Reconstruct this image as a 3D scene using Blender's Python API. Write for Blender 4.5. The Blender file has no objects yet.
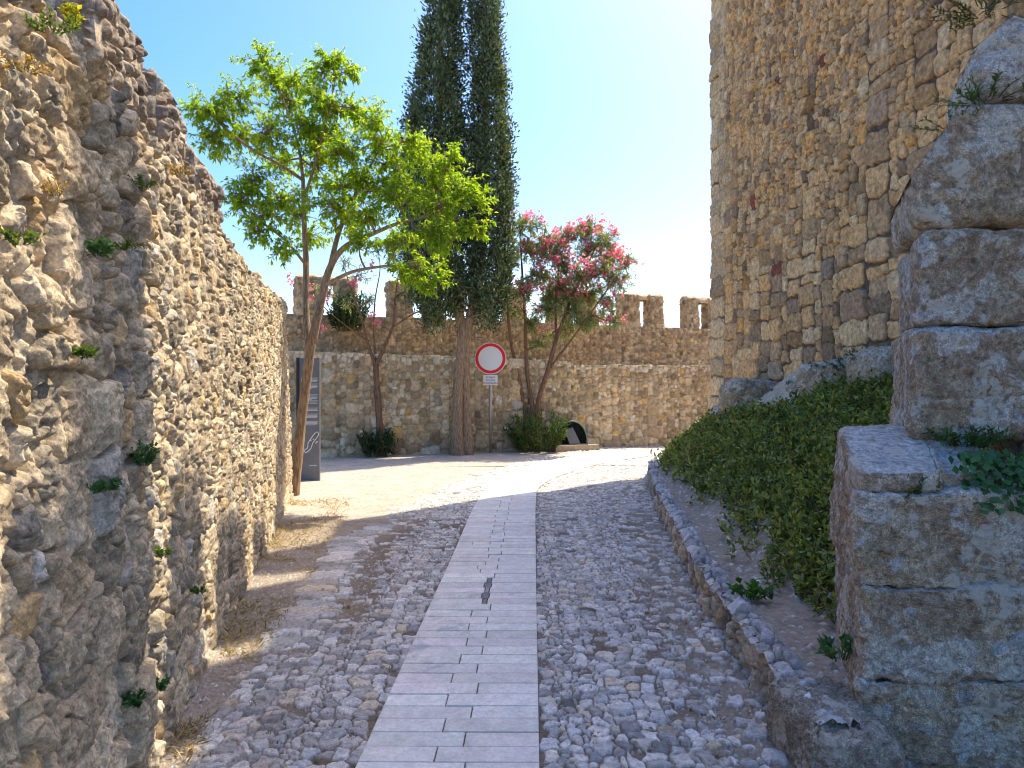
import bpy, math, time
import numpy as np
from mathutils import Vector

T0 = time.time()
SC = bpy.context.scene
COL = SC.collection
rng = np.random.default_rng(7)
PI = math.pi

# ------------------------------------------------------------------ camera
CAM_H = 1.6
F_PX = 740.0
cam_d = bpy.data.cameras.new('camera')
cam = bpy.data.objects.new('camera', cam_d)
COL.objects.link(cam)
cam.location = (0, 0, CAM_H)
cam.rotation_euler = (PI / 2, 0, 0)
cam_d.sensor_width = 36.0
cam_d.lens = 36.0 * F_PX / 1024.0
cam_d.clip_start = 0.05
cam_d.clip_end = 6000
SC.camera = cam


def at(px, py, Y):
    """point seen at pixel (px, py) at depth Y: used to measure real positions off the photograph"""
    return np.array([(px - 512.0) / F_PX * Y, Y, CAM_H + (384.0 - py) / F_PX * Y])


# ------------------------------------------------------------------ light
SUN_EL = math.radians(58)
SUN_H = np.array([0.735, 0.678])
SUN_H = SUN_H / np.linalg.norm(SUN_H)
sun_dir = Vector((SUN_H[0] * math.cos(SUN_EL), SUN_H[1] * math.cos(SUN_EL), math.sin(SUN_EL)))
sd = bpy.data.lights.new('sun', 'SUN')
sd.energy = 3.0
sd.angle = math.radians(0.5)
sd.color = (1.0, 0.90, 0.74)
sun = bpy.data.objects.new('sun', sd)
COL.objects.link(sun)
sun.rotation_euler = (-sun_dir).to_track_quat('-Z', 'Y').to_euler()
sun.location = (10, 10, 30)

world = bpy.data.worlds.new('World')
SC.world = world
world.use_nodes = True
wn, wl = world.node_tree.nodes, world.node_tree.links
bg = wn['Background']
sky = wn.new('ShaderNodeTexSky')
sky.sky_type = 'NISHITA'
sky.sun_disc = False
sky.sun_elevation = SUN_EL
sky.sun_rotation = math.atan2(SUN_H[0], SUN_H[1])
sky.air_density = 1.0
sky.dust_density = 2.6
sky.ozone_density = 1.6
hsv = wn.new('ShaderNodeHueSaturation')
hsv.inputs['Saturation'].default_value = 1.48
wl.new(sky.outputs[0], hsv.inputs['Color'])
tint = wn.new('ShaderNodeVectorMath'); tint.operation = 'MULTIPLY'; tint.inputs[1].default_value = (0.88, 0.875, 0.97)
wl.new(hsv.outputs[0], tint.inputs[0])
wl.new(tint.outputs[0], bg.inputs['Color'])
bg.inputs['Strength'].default_value = 0.15

SC.view_settings.view_transform = 'Standard'
SC.view_settings.look = 'None'
SC.view_settings.gamma = 1.0
SC.view_settings.use_curve_mapping = False
SC.view_settings.exposure = 1.32
SC.render.engine = 'CYCLES'
SC.cycles.use_denoising = True
SC.cycles.filter_width = 1.0
SC.cycles.max_bounces = 7
SC.cycles.diffuse_bounces = 4
SC.cycles.transparent_max_bounces = 8
SC.cycles.sample_clamp_indirect = 8

# ------------------------------------------------------------------ noise
_prng = np.random.default_rng(3)
PERM = _prng.permutation(512).astype(np.int32)
PERM = np.concatenate([PERM, PERM, PERM, PERM])
_g = _prng.normal(size=(512, 3)).astype(np.float32)
GRAD = _g / np.linalg.norm(_g, axis=1, keepdims=True)


def perlin3(x, y, z):
    xi = np.floor(x); yi = np.floor(y); zi = np.floor(z)
    xf = (x - xi).astype(np.float32); yf = (y - yi).astype(np.float32); zf = (z - zi).astype(np.float32)
    xi = xi.astype(np.int32) & 511; yi = yi.astype(np.int32) & 511; zi = zi.astype(np.int32) & 511
    u = xf * xf * (3 - 2 * xf); v = yf * yf * (3 - 2 * yf); w = zf * zf * (3 - 2 * zf)
    out = 0
    for i in (0, 1):
        pi_ = PERM[xi + i]
        wu = u if i else 1 - u
        for j in (0, 1):
            pj = PERM[pi_ + yi + j]
            wv = wu * (v if j else 1 - v)
            for k in (0, 1):
                g = GRAD[PERM[pj + zi + k] & 511]
                d = g[..., 0] * (xf - i) + g[..., 1] * (yf - j) + g[..., 2] * (zf - k)
                out = out + d * wv * (w if k else 1 - w)
    return out * 1.5


def fbm(x, y, z=None, oct=4, f=1.0, gain=0.5, ridged=False):
    if z is None:
        z = np.zeros_like(x)
    s = 0; a = 1.0; tot = 0
    for o in range(oct):
        n = perlin3(x * f + 17.3 * o, y * f + 5.1 * o, z * f + 9.7 * o)
        if ridged:
            n = 1 - 2 * np.abs(n)
        s = s + n * a; tot += a; a *= gain; f *= 2.03
    return s / tot


def sstep(a, b, x):
    t = np.clip((x - a) / (b - a), 0, 1)
    return t * t * (3 - 2 * t)


# ------------------------------------------------------------------ mesh helpers
def mesh_from(name, V, quads=None, tris=None, col=None, msk=None, smooth=True):
    V = np.asarray(V, np.float32).reshape(-1, 3)
    me = bpy.data.meshes.new(name)
    nq = 0 if quads is None else len(quads)
    nt = 0 if tris is None else len(tris)
    me.vertices.add(len(V))
    me.vertices.foreach_set('co', V.ravel())
    loops = []
    if nq: loops.append(np.asarray(quads, np.int32).ravel())
    if nt: loops.append(np.asarray(tris, np.int32).ravel())
    loops = np.concatenate(loops)
    me.loops.add(len(loops))
    me.loops.foreach_set('vertex_index', loops)
    me.polygons.add(nq + nt)
    tot = np.concatenate([np.full(nq, 4, np.int32), np.full(nt, 3, np.int32)])
    st = np.concatenate([[0], np.cumsum(tot)[:-1]]).astype(np.int32)
    me.polygons.foreach_set('loop_start', st)
    me.polygons.foreach_set('use_smooth', np.full(nq + nt, smooth, bool))
    me.update(calc_edges=True)
    if col is not None:
        c = np.ones((len(V), 4), np.float32)
        c[:, :3] = np.asarray(col, np.float32).reshape(-1, 3)
        at_ = me.attributes.new('Col', 'FLOAT_COLOR', 'POINT')
        at_.data.foreach_set('color', c.ravel())
    if msk is not None:
        a2 = me.attributes.new('msk', 'FLOAT', 'POINT')
        a2.data.foreach_set('value', np.asarray(msk, np.float32).ravel())
    return me


def link(name, me, mat, parent=None, loc=None):
    o = bpy.data.objects.new(name, me)
    COL.objects.link(o)
    if me is not None and mat is not None:
        me.materials.append(mat)
    if parent is not None:
        o.parent = parent
        o.matrix_parent_inverse.identity()
        pl = parent
        off = Vector((0, 0, 0))
        while pl is not None:
            off += pl.location
            pl = pl.parent
        o.location = -off if loc is None else Vector(loc) - off
    elif loc is not None:
        o.location = loc
    return o


def tag(o, label=None, cat=None, group=None, kind=None):
    if label: o['label'] = label
    if cat: o['category'] = cat
    if group: o['group'] = group
    if kind: o['kind'] = kind
    return o


def thing(name, label, cat, loc=(0, 0, 0), group=None):
    e = bpy.data.objects.new(name, None)
    COL.objects.link(e)
    e.location = loc
    e.empty_display_size = 0.2
    return tag(e, label, cat, group)


def grid_quads(nv, nu, base=0, flip=False):
    j, i = np.meshgrid(np.arange(nv - 1), np.arange(nu - 1), indexing='ij')
    a = (base + j * nu + i).ravel()
    q = np.stack([a, a + 1, a + 1 + nu, a + nu], 1)
    return q[:, ::-1] if flip else q


class MB:
    """gathers vertices and faces of one mesh"""
    def __init__(s):
        s.V = []; s.Q = []; s.T = []; s.C = []; s.M = []; s.n = 0
    def add(s, V, Q=None, T=None, C=None, M=None):
        V = np.asarray(V, np.float32).reshape(-1, 3)
        if Q is not None and len(Q): s.Q.append(np.asarray(Q, np.int64) + s.n)
        if T is not None and len(T): s.T.append(np.asarray(T, np.int64) + s.n)
        s.V.append(V); s.n += len(V)
        if C is None: C = (0.5, 0.5, 0.5)
        C = np.asarray(C, np.float32)
        s.C.append(np.broadcast_to(C, (len(V), 3)) if C.ndim == 1 else C.reshape(-1, 3))
        s.M.append(np.ones(len(V), np.float32) if M is None else np.asarray(M, np.float32).ravel())
    def box(s, c, d, rz=0.0, C=None):
        x, y, z = np.array(d) / 2
        P = np.array([[-x, -y, -z], [x, -y, -z], [x, y, -z], [-x, y, -z], [-x, -y, z], [x, -y, z], [x, y, z], [-x, y, z]])
        ca, sa = math.cos(rz), math.sin(rz)
        P = P @ np.array([[ca, sa, 0], [-sa, ca, 0], [0, 0, 1]]) + np.array(c)
        s.add(P, [[0, 3, 2, 1], [4, 5, 6, 7], [0, 1, 5, 4], [1, 2, 6, 5], [2, 3, 7, 6], [3, 0, 4, 7]], C=C)
    def tube(s, pts, rad, sides=8, C=None, wob=0.0, seed=0, cap=True):
        pts = np.asarray(pts, float); n = len(pts)
        rad = np.broadcast_to(np.asarray(rad, float), (n,))
        tan = np.gradient(pts, axis=0)
        tan /= np.linalg.norm(tan, axis=1, keepdims=True) + 1e-9
        ref = np.array([0.31, 0.95, 0.05]) if abs(tan[0][1]) < 0.8 else np.array([1.0, 0, 0])
        a = np.cross(tan, ref); a /= np.linalg.norm(a, axis=1, keepdims=True) + 1e-9
        b = np.cross(tan, a)
        th = np.linspace(0, 2 * PI, sides, endpoint=False)
        R = rad[:, None] * np.ones(sides)
        if wob:
            pp = pts[:, None, :] + a[:, None, :] * np.cos(th)[:, None] * 0.4 + b[:, None, :] * np.sin(th)[:, None] * 0.4
            R = R * (1 + wob * fbm(pp[..., 0] * 3 + seed, pp[..., 1] * 3, pp[..., 2] * 1.2, 3))
        P = pts[:, None, :] + a[:, None, :] * (R * np.cos(th))[..., None] + b[:, None, :] * (R * np.sin(th))[..., None]
        q = []
        for k in range(n - 1):
            for i in range(sides):
                j = (i + 1) % sides
                q.append([k * sides + i, k * sides + j, (k + 1) * sides + j, (k + 1) * sides + i])
        t = []
        if cap:
            for i in range(1, sides - 1):
                t.append([(n - 1) * sides, (n - 1) * sides + i, (n - 1) * sides + i + 1])
                t.append([0, i + 1, i])
        s.add(P, q, t, C=C)
    def build(s, name, mat, parent=None, smooth=True, loc=None):
        V = np.concatenate(s.V)
        me = mesh_from(name, V, np.concatenate(s.Q) if s.Q else None, np.concatenate(s.T) if s.T else None,
                       np.concatenate(s.C), np.concatenate(s.M), smooth)
        return link(name, me, mat, parent, loc)


def spline(P, n):
    """Catmull-Rom through the rows of P, n samples"""
    P = np.asarray(P, float)
    Q = np.vstack([2 * P[0] - P[1], P, 2 * P[-1] - P[-2]])
    m = len(P) - 1
    t = np.linspace(0, m - 1e-6, n); k = t.astype(int); f = (t - k)[:, None]
    p0, p1, p2, p3 = Q[k], Q[k + 1], Q[k + 2], Q[k + 3]
    return 0.5 * (2 * p1 + (p2 - p0) * f + (2 * p0 - 5 * p1 + 4 * p2 - p3) * f ** 2 + (3 * p1 - p0 - 3 * p2 + p3) * f ** 3)


# ------------------------------------------------------------------ materials
def nmat(name):
    m = bpy.data.materials.new(name)
    m.use_nodes = True
    nt = m.node_tree
    return m, nt.nodes, nt.links, nt.nodes['Principled BSDF']


def stone_mat(name, rough=0.88, grain=22.0, var=0.35, bump=0.5, bdist=0.012, lichen=None, dark=None, spec=0.25, speck=0.25):
    """base colour per stone from the mesh, plus grain, lichen and dirt with shapes of their own"""
    m, N, L, b = nmat(name)
    at_ = N.new('ShaderNodeAttribute'); at_.attribute_name = 'Col'
    tc = N.new('ShaderNodeTexCoord')
    n1 = N.new('ShaderNodeTexNoise'); n1.inputs['Scale'].default_value = grain; n1.inputs['Detail'].default_value = 8; n1.inputs['Roughness'].default_value = 0.68
    n2 = N.new('ShaderNodeTexNoise'); n2.inputs['Scale'].default_value = grain * 5.5; n2.inputs['Detail'].default_value = 4; n2.inputs['Roughness'].default_value = 0.7
    for n in (n1, n2): L.new(tc.outputs['Object'], n.inputs['Vector'])
    r1 = N.new('ShaderNodeMapRange'); r1.inputs[1].default_value = 0.3; r1.inputs[2].default_value = 0.7
    r1.inputs[3].default_value = 1 - var; r1.inputs[4].default_value = 1 + var
    L.new(n1.outputs['Fac'], r1.inputs[0])
    r2 = N.new('ShaderNodeMapRange'); r2.inputs[1].default_value = 0.32; r2.inputs[2].default_value = 0.68
    r2.inputs[3].default_value = 1 - speck; r2.inputs[4].default_value = 1 + speck
    L.new(n2.outputs['Fac'], r2.inputs[0])
    mu = N.new('ShaderNodeMath'); mu.operation = 'MULTIPLY'
    L.new(r1.outputs[0], mu.inputs[0]); L.new(r2.outputs[0], mu.inputs[1])
    vm = N.new('ShaderNodeVectorMath'); vm.operation = 'SCALE'
    L.new(at_.outputs['Color'], vm.inputs[0]); L.new(mu.outputs[0], vm.inputs['Scale'])
    out = vm.outputs[0]
    for k, spec_ in enumerate([s for s in (lichen, dark) if s]):
        colr, scale, lo, hi, amt = spec_
        nn = N.new('ShaderNodeTexNoise'); nn.inputs['Scale'].default_value = scale; nn.inputs['Detail'].default_value = 7
        nn.inputs['Roughness'].default_value = 0.66; nn.inputs['Distortion'].default_value = 0.4
        mp = N.new('ShaderNodeMapping'); mp.inputs['Location'].default_value = (3.1 * k + 1, 7.7 * k, 2.2)
        L.new(tc.outputs['Object'], mp.inputs['Vector']); L.new(mp.outputs[0], nn.inputs['Vector'])
        rr = N.new('ShaderNodeMapRange'); rr.interpolation_type = 'SMOOTHSTEP'
        rr.inputs[1].default_value = lo; rr.inputs[2].default_value = hi; rr.inputs[4].default_value = amt
        L.new(nn.outputs['Fac'], rr.inputs[0])
        mx = N.new('ShaderNodeMix'); mx.data_type = 'RGBA'
        L.new(rr.outputs[0], mx.inputs[0]); L.new(out, mx.inputs[6]); mx.inputs[7].default_value = (*colr, 1)
        out = mx.outputs[2]
    L.new(out, b.inputs['Base Color'])
    b.inputs['Roughness'].default_value = rough
    b.inputs['Specular IOR Level'].default_value = spec
    ad = N.new('ShaderNodeMath'); ad.operation = 'MULTIPLY_ADD'; ad.inputs[1].default_value = 0.35
    L.new(n2.outputs['Fac'], ad.inputs[0]); L.new(n1.outputs['Fac'], ad.inputs[2])
    bp = N.new('ShaderNodeBump'); bp.inputs['Strength'].default_value = bump; bp.inputs['Distance'].default_value = bdist
    L.new(ad.outputs[0], bp.inputs['Height']); L.new(bp.outputs[0], b.inputs['Normal'])
    return m


def leaf_mat(name, trans=0.45, tcol=1.6, rough=0.5):
    m, N, L, b = nmat(name)
    at_ = N.new('ShaderNodeAttribute'); at_.attribute_name = 'Col'
    L.new(at_.outputs['Color'], b.inputs['Base Color'])
    b.inputs['Roughness'].default_value = rough
    b.inputs['Specular IOR Level'].default_value = 0.35
    tr = N.new('ShaderNodeBsdfTranslucent')
    vm = N.new('ShaderNodeVectorMath'); vm.operation = 'MULTIPLY'; vm.inputs[1].default_value = (tcol * 1.1, tcol, tcol * 0.5)
    L.new(at_.outputs['Color'], vm.inputs[0]); L.new(vm.outputs[0], tr.inputs['Color'])
    mx = N.new('ShaderNodeMixShader'); mx.inputs[0].default_value = trans
    L.new(b.outputs[0], mx.inputs[1]); L.new(tr.outputs[0], mx.inputs[2])
    L.new(mx.outputs[0], N['Material Output'].inputs['Surface'])
    return m


def plain_mat(name, colr, rough=0.6, metal=0.0, spec=0.4, nscale=30, nvar=0.12, bump=0.0):
    m, N, L, b = nmat(name)
    tc = N.new('ShaderNodeTexCoord')
    n1 = N.new('ShaderNodeTexNoise'); n1.inputs['Scale'].default_value = nscale; n1.inputs['Detail'].default_value = 5
    L.new(tc.outputs['Object'], n1.inputs['Vector'])
    r1 = N.new('ShaderNodeMapRange'); r1.inputs[1].default_value = 0.3; r1.inputs[2].default_value = 0.7
    r1.inputs[3].default_value = 1 - nvar; r1.inputs[4].default_value = 1 + nvar
    L.new(n1.outputs['Fac'], r1.inputs[0])
    vm = N.new('ShaderNodeVectorMath'); vm.operation = 'SCALE'; vm.inputs[0].default_value = colr
    L.new(r1.outputs[0], vm.inputs['Scale']); L.new(vm.outputs[0], b.inputs['Base Color'])
    b.inputs['Roughness'].default_value = rough; b.inputs['Metallic'].default_value = metal
    b.inputs['Specular IOR Level'].default_value = spec
    if bump:
        bp = N.new('ShaderNodeBump'); bp.inputs['Strength'].default_value = bump; bp.inputs['Distance'].default_value = 0.01
        L.new(n1.outputs['Fac'], bp.inputs['Height']); L.new(bp.outputs[0], b.inputs['Normal'])
    return m


def bark_mat(name, c1, c2, scale=14):
    m, N, L, b = nmat(name)
    tc = N.new('ShaderNodeTexCoord')
    mp = N.new('ShaderNodeMapping'); mp.inputs['Scale'].default_value = (3.0, 3.0, 0.45)
    L.new(tc.outputs['Object'], mp.inputs['Vector'])
    n1 = N.new('ShaderNodeTexNoise'); n1.inputs['Scale'].default_value = scale; n1.inputs['Detail'].default_value = 7; n1.inputs['Roughness'].default_value = 0.65
    L.new(mp.outputs[0], n1.inputs['Vector'])
    cr = N.new('ShaderNodeValToRGB')
    cr.color_ramp.elements[0].position = 0.36; cr.color_ramp.elements[0].color = (*c1, 1)
    cr.color_ramp.elements[1].position = 0.66; cr.color_ramp.elements[1].color = (*c2, 1)
    L.new(n1.outputs['Fac'], cr.inputs[0]); L.new(cr.outputs[0], b.inputs['Base Color'])
    b.inputs['Roughness'].default_value = 0.9; b.inputs['Specular IOR Level'].default_value = 0.2
    bp = N.new('ShaderNodeBump'); bp.inputs['Strength'].default_value = 0.8; bp.inputs['Distance'].default_value = 0.02
    L.new(n1.outputs['Fac'], bp.inputs['Height']); L.new(bp.outputs[0], b.inputs['Normal'])
    return m


M_RUBBLE = stone_mat('limestone_rubble', grain=18, var=0.52, speck=0.35, bump=0.8, bdist=0.02, dark=((0.075, 0.068, 0.058), 2.6, 0.57, 0.72, 0.42), lichen=((0.62, 0.58, 0.50), 7, 0.60, 0.74, 0.4))
M_TOWER = stone_mat('tower_masonry', grain=16, var=0.5, speck=0.35, bump=0.8, bdist=0.018, dark=((0.10, 0.07, 0.048), 4.5, 0.56, 0.70, 0.45), lichen=((0.55, 0.48, 0.36), 9, 0.62, 0.76, 0.3))
M_BACK = stone_mat('back_masonry', grain=9, var=0.34, bump=0.7, bdist=0.02, dark=((0.05, 0.045, 0.038), 1.8, 0.56, 0.74, 0.5), lichen=((0.6, 0.55, 0.45), 6, 0.62, 0.76, 0.35))
M_COBBLE = stone_mat('cobble_and_earth', grain=30, var=0.36, bump=0.8, bdist=0.010, spec=0.3, speck=0.3)
M_BLOCK = stone_mat('weathered_block', grain=34, var=0.5, bump=1.0, bdist=0.035, speck=0.65, lichen=((0.80, 0.71, 0.56), 6.0, 0.555, 0.58, 0.85), dark=((0.22, 0.14, 0.085), 21, 0.54, 0.575, 0.42))
M_PAVER = stone_mat('limestone_paver', grain=9, var=0.15, bump=0.3, bdist=0.004, rough=0.72, speck=0.15, lichen=((0.16, 0.15, 0.14), 38, 0.66, 0.71, 0.6), dark=((0.26, 0.265, 0.30), 2.6, 0.58, 0.70, 0.55))
M_LEAF = leaf_mat('leaf', 0.6, 2.4)
M_LEAF_DARK = leaf_mat('cypress_foliage', 0.22, 1.5, 0.65)
M_LEAF_OLE = leaf_mat('oleander_leaf', 0.35, 1.7)
M_LEAF_COVER = leaf_mat('cover_leaf', 0.3, 1.6, 0.42)
M_PETAL = leaf_mat('petal', 0.6, 1.25, 0.6)
M_BARK = bark_mat('brown_bark', (0.19, 0.12, 0.07), (0.50, 0.35, 0.21))
M_BARK_OLE = bark_mat('oleander_bark', (0.11, 0.06, 0.035), (0.33, 0.20, 0.12))
M_BARK_CYP = bark_mat('cypress_bark', (0.17, 0.11, 0.065), (0.47, 0.33, 0.20), 18)
M_STRAW = leaf_mat('dry_grass', 0.3, 1.2, 0.8)

# ------------------------------------------------------------------ masonry
def skyline(u0, u1, v0, v1, sizefn, cell, rs, tall=1.25):
    """packs stones of random size bottom-up into a rectangle; returns centre and half sizes"""
    n = max(2, int(round((u1 - u0) / cell)))
    cu = (u1 - u0) / n
    top = np.full(n, v0)
    out = []
    guard = 0
    while guard < 60000:
        guard += 1
        i = int(np.argmin(top))
        b = top[i]
        if b >= v1 - 1e-6: break
        same = np.abs(top - b) < 1e-6
        l = i
        while l > 0 and same[l - 1]: l -= 1
        r = i
        while r + 1 < n and same[r + 1]: r += 1
        run = r - l + 1
        w, h = sizefn(u0 + (l + 0.5) * cu, b, rs)
        wi = max(1, int(round(w / cu)))
        if wi > run or run - wi < max(1, 0.35 * wi): wi = run if run < 1.7 * wi else run // 2
        wi = max(1, wi)
        h = min(h, max(0.6 * h, v1 - b)) if v1 - b > 0.35 * h else v1 - b
        if v1 - (b + h) < 0.3 * h: h = v1 - b
        w = wi * cu
        h = min(h, tall * w)
        if l == 0 or rs.random() < 0.5: s0 = l
        else: s0 = r - wi + 1
        top[s0:s0 + wi] = b + h
        out.append((u0 + s0 * cu + w / 2, b + h / 2, w / 2, h / 2))
    return np.array(out)


def make_sites(rects, rs, shrink=0.95, rot=0.1, jit=0.08, boxy=(0.3, 1.0)):
    n = len(rects)
    cx, cy, a, b = rects.T
    return dict(cx=cx + rs.normal(size=n) * jit * a, cy=cy + rs.normal(size=n) * jit * b,
                a=a * shrink * rs.uniform(0.9, 1.06, n), b=b * shrink * rs.uniform(0.9, 1.06, n),
                th=rs.normal(size=n) * rot, bx=rs.uniform(*boxy, n), n=n)


def field(U, V, S):
    """nearest and second nearest stone of every point, as signed distances to the stone outlines"""
    U = U.astype(np.float32).ravel(); V = V.astype(np.float32).ravel()
    m = np.maximum(S['a'], S['b'])
    g = float(np.median(m)) * 1.6
    ext = 1.25 * m + 0.02
    u0 = min(U.min(), (S['cx'] - ext).min()); v0 = min(V.min(), (S['cy'] - ext).min())
    u1 = max(U.max(), (S['cx'] + ext).max()); v1 = max(V.max(), (S['cy'] + ext).max())
    nu = int((u1 - u0) / g) + 1; nv = int((v1 - v0) / g) + 1
    i0 = ((S['cx'] - ext - u0) / g).astype(int); i1 = ((S['cx'] + ext - u0) / g).astype(int)
    j0 = ((S['cy'] - ext - v0) / g).astype(int); j1 = ((S['cy'] + ext - v0) / g).astype(int)
    cells = [[] for _ in range(nu * nv)]
    for k in range(S['n']):
        for j in range(j0[k], j1[k] + 1):
            for i in range(i0[k], i1[k] + 1):
                cells[j * nu + i].append(k)
    K = max(len(c) for c in cells)
    tab = np.full((nu * nv, K), -1, np.int32)
    for q, c in enumerate(cells): tab[q, :len(c)] = c
    ci = ((V - v0) / g).astype(int) * nu + ((U - u0) / g).astype(int)
    F1 = np.full(U.shape, 9.0, np.float32); F2 = F1.copy(); ID = np.zeros(U.shape, np.int32)
    cth = np.cos(S['th']).astype(np.float32); sth = np.sin(S['th']).astype(np.float32)
    f32 = {k: S[k].astype(np.float32) for k in ('cx', 'cy', 'a', 'b', 'bx')}
    for k in range(K):
        idx = tab[ci, k]
        ok = np.nonzero(idx >= 0)[0]
        if not len(ok): break
        s = idx[ok]
        dx = U[ok] - f32['cx'][s]; dy = V[ok] - f32['cy'][s]
        x = (dx * cth[s] + dy * sth[s]) / f32['a'][s]; y = (-dx * sth[s] + dy * cth[s]) / f32['b'][s]
        x2 = x * x; y2 = y * y
        d2 = np.sqrt(x2 + y2) / 1.12; d4 = np.sqrt(np.sqrt(x2 * x2 * x2 * x2 + y2 * y2 * y2 * y2)); d4 = np.sqrt(d4)
        d = d2 + (d4 - d2) * f32['bx'][s]
        F = (d - 1) * np.minimum(f32['a'][s], f32['b'][s])
        f1 = F1[ok]; f2 = F2[ok]
        better = F < f1
        F2[ok] = np.where(better, f1, np.minimum(f2, F))
        F1[ok] = np.where(better, F, f1)
        ID[ok] = np.where(better, s, ID[ok])
    return F1, F2, ID


def pick_cols(n, palette, rs, vary=0.14):
    cols = np.array([p[0] for p in palette]); w = np.array([p[1] for p in palette], float); w /= w.sum()
    c = cols[rs.choice(len(cols), n, p=w)]
    c = c * (1 + rs.normal(size=(n, 1)) * vary) * (1 + rs.normal(size=(n, 1)) * vary * 0.16 * np.array([1.0, 0.1, -1.0]))
    c = c * np.minimum(1.0, 0.68 / c.max(axis=1, keepdims=True))      # keep the hue of the palest stones
    return np.clip(c, 0.015, 0.85)


def masonry(U, V, S, P, rs, cols=None, present=None):
    """displacement, colour and stone mask on a (u, v) grid"""
    sh = U.shape
    u = U.ravel().astype(np.float32); v = V.ravel().astype(np.float32)
    ws = P.get('warp', 0.02); wf = P.get('warpf', 6.0)
    so = P.get('seed', 0) * 13.7
    wu = u + ws * fbm(u, v, np.full_like(u, so), 2, wf); wv = v + ws * fbm(u, v, np.full_like(u, so + 40), 2, wf)
    F1, F2, ID = field(wu, wv, S)
    bw = P.get('bevel', 0.03); gap = P.get('gap', 0.005)
    e = np.minimum((F2 - F1) * 0.5, -F1 + P.get('slack', 0.02)) - gap
    e = e + P.get('chip', 0.3) * bw * fbm(u, v, np.full_like(u, so + 80), 4, P.get('chipf', 14.0), 0.65)
    n = S['n']
    prof = 1 - (1 - np.clip(e / bw, 0, 1)) ** 2.2
    mask = sstep(-0.1 * bw, 0.35 * bw, e)
    hs = rs.normal(size=n) * P.get('hvar', 0.012)
    tu = rs.normal(size=n) * P.get('tilt', 0.06); tv = rs.normal(size=n) * P.get('tilt', 0.06)
    off = rs.uniform(0, 60, n)
    du = u - S['cx'][ID]; dv = v - S['cy'][ID]
    z3 = off[ID].astype(np.float32)
    depth = P.get('depth', 0.035)
    rough = fbm(u, v, z3, 5, P.get('rf', 9.0), 0.62) * P.get('rough', 0.014)
    fac = fbm(u, v, z3 + 31, 4, P.get('ff', 5.0), 0.55, True) * P.get('facet', 0.012)
    stone_h = depth + hs[ID] + tu[ID] * du + tv[ID] * dv + rough + fac
    cr_ = P.get('crack', 0.0)
    if cr_:
        n1_ = np.abs(fbm(u, v, z3 + 3, 3, P.get('crackf', 6.0), 0.6))
        stone_h = stone_h - cr_ * sstep(0.055, 0.0, n1_) - cr_ * 0.8 * sstep(0.25, 0.5, fbm(u, v, z3 + 57, 3, 24.0, 0.6))
    ca = P.get('chisel', 0.0)
    if ca:
        xa = du / S['a'][ID]; yb = dv / S['b'][ID]
        hm = np.full(u.shape, 9.0)
        for k in range(4):
            ph = rs.uniform(0, 2 * PI, n); mk_ = rs.uniform(0.25, 1.1, n); ck = rs.uniform(0.05, 0.75, n)
            hm = np.minimum(hm, ck[ID] - mk_[ID] * (np.cos(ph)[ID] * xa + np.sin(ph)[ID] * yb))
        stone_h = stone_h + ca * np.clip(hm, -1.1, 0.6)
    mort = P.get('mort0', 0.0) + fbm(u, v, np.full_like(u, so + 7), 5, P.get('mf', 16.0), 0.65) * P.get('mort', 0.008)
    if present is not None:
        pr = present[ID].astype(np.float32)
        prof = prof * pr; mask = mask * pr
    h = mort + (np.maximum(stone_h, 0.15 * depth) - mort) * prof
    h = h + fbm(u, v, np.full_like(u, so + 3), 2, P.get('bulgef', 0.9)) * P.get('bulge', 0.03)
    if cols is None:
        cols = pick_cols(n, P['palette'], rs, P.get('vary', 0.14))
        if 'sunlit_top' in P:
            qz = S['cy'] + S['b'] > P['sunlit_top']
            cols[qz] = np.array([0.66, 0.565, 0.41]) * (1 + rs.normal(size=(qz.sum(), 1)) * 0.12)  # top course coloured pale to stand for sunlight along the wall's upper edge
        if 'quoin' in P:
            qz = S['cx'] < P['quoin']
            cols[qz] = np.array([0.60, 0.43, 0.235]) * (1 + rs.normal(size=(qz.sum(), 1)) * 0.13)
    mc = np.array(P['mortar'])
    mn = 1 + 0.25 * fbm(u, v, np.full_like(u, so + 21), 3, 5.0)
    C = mc[None, :] * mn[:, None]
    if 'mortar2' in P:
        k = P['mortar2'][1](u, v)[:, None]
        C = C * (1 - k) + np.array(P['mortar2'][0])[None, :] * mn[:, None] * k
    C = C + (cols[ID] * (1 + P.get('mottle', 0.35) * fbm(u, v, z3 + 9, 4, P.get('mof', 13.0), 0.6))[:, None] - C) * mask[:, None]
    return h.reshape(sh), C.reshape(*sh, 3), mask.reshape(sh)


def wall_mesh(mb, faces, warp, wob=0.0):
    """faces: (us, vs, to3d(U,V,h), sites, params, fade, rs); all pass through the same warp, so edges meet"""
    for us, vs, to3, S, P, fade, rs in faces:
        U, V = np.meshgrid(us, vs)
        h, C, M = masonry(U, V, S, P, rs)
        fd = np.ones_like(U)
        w = P.get('fadew', 0.03)
        for side in fade:
            d = {'l': U - us[0], 'r': us[-1] - U, 'b': V - vs[0], 't': vs[-1] - V}[side]
            fd = fd * np.clip(d / w, 0, 1) ** 0.5
        X = to3(U, V, h * fd)
        if wob:
            x, y, z = X[..., 0], X[..., 1], X[..., 2]
            o = np.stack([fbm(x, y, z, 3, 2.4), fbm(x + 31, y, z, 3, 2.4), fbm(x, y + 57, z, 3, 2.4)], -1)
            X = X + wob * o
        X = warp(X)
        mb.add(X, grid_quads(len(vs), len(us)), C=C, M=M)


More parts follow.
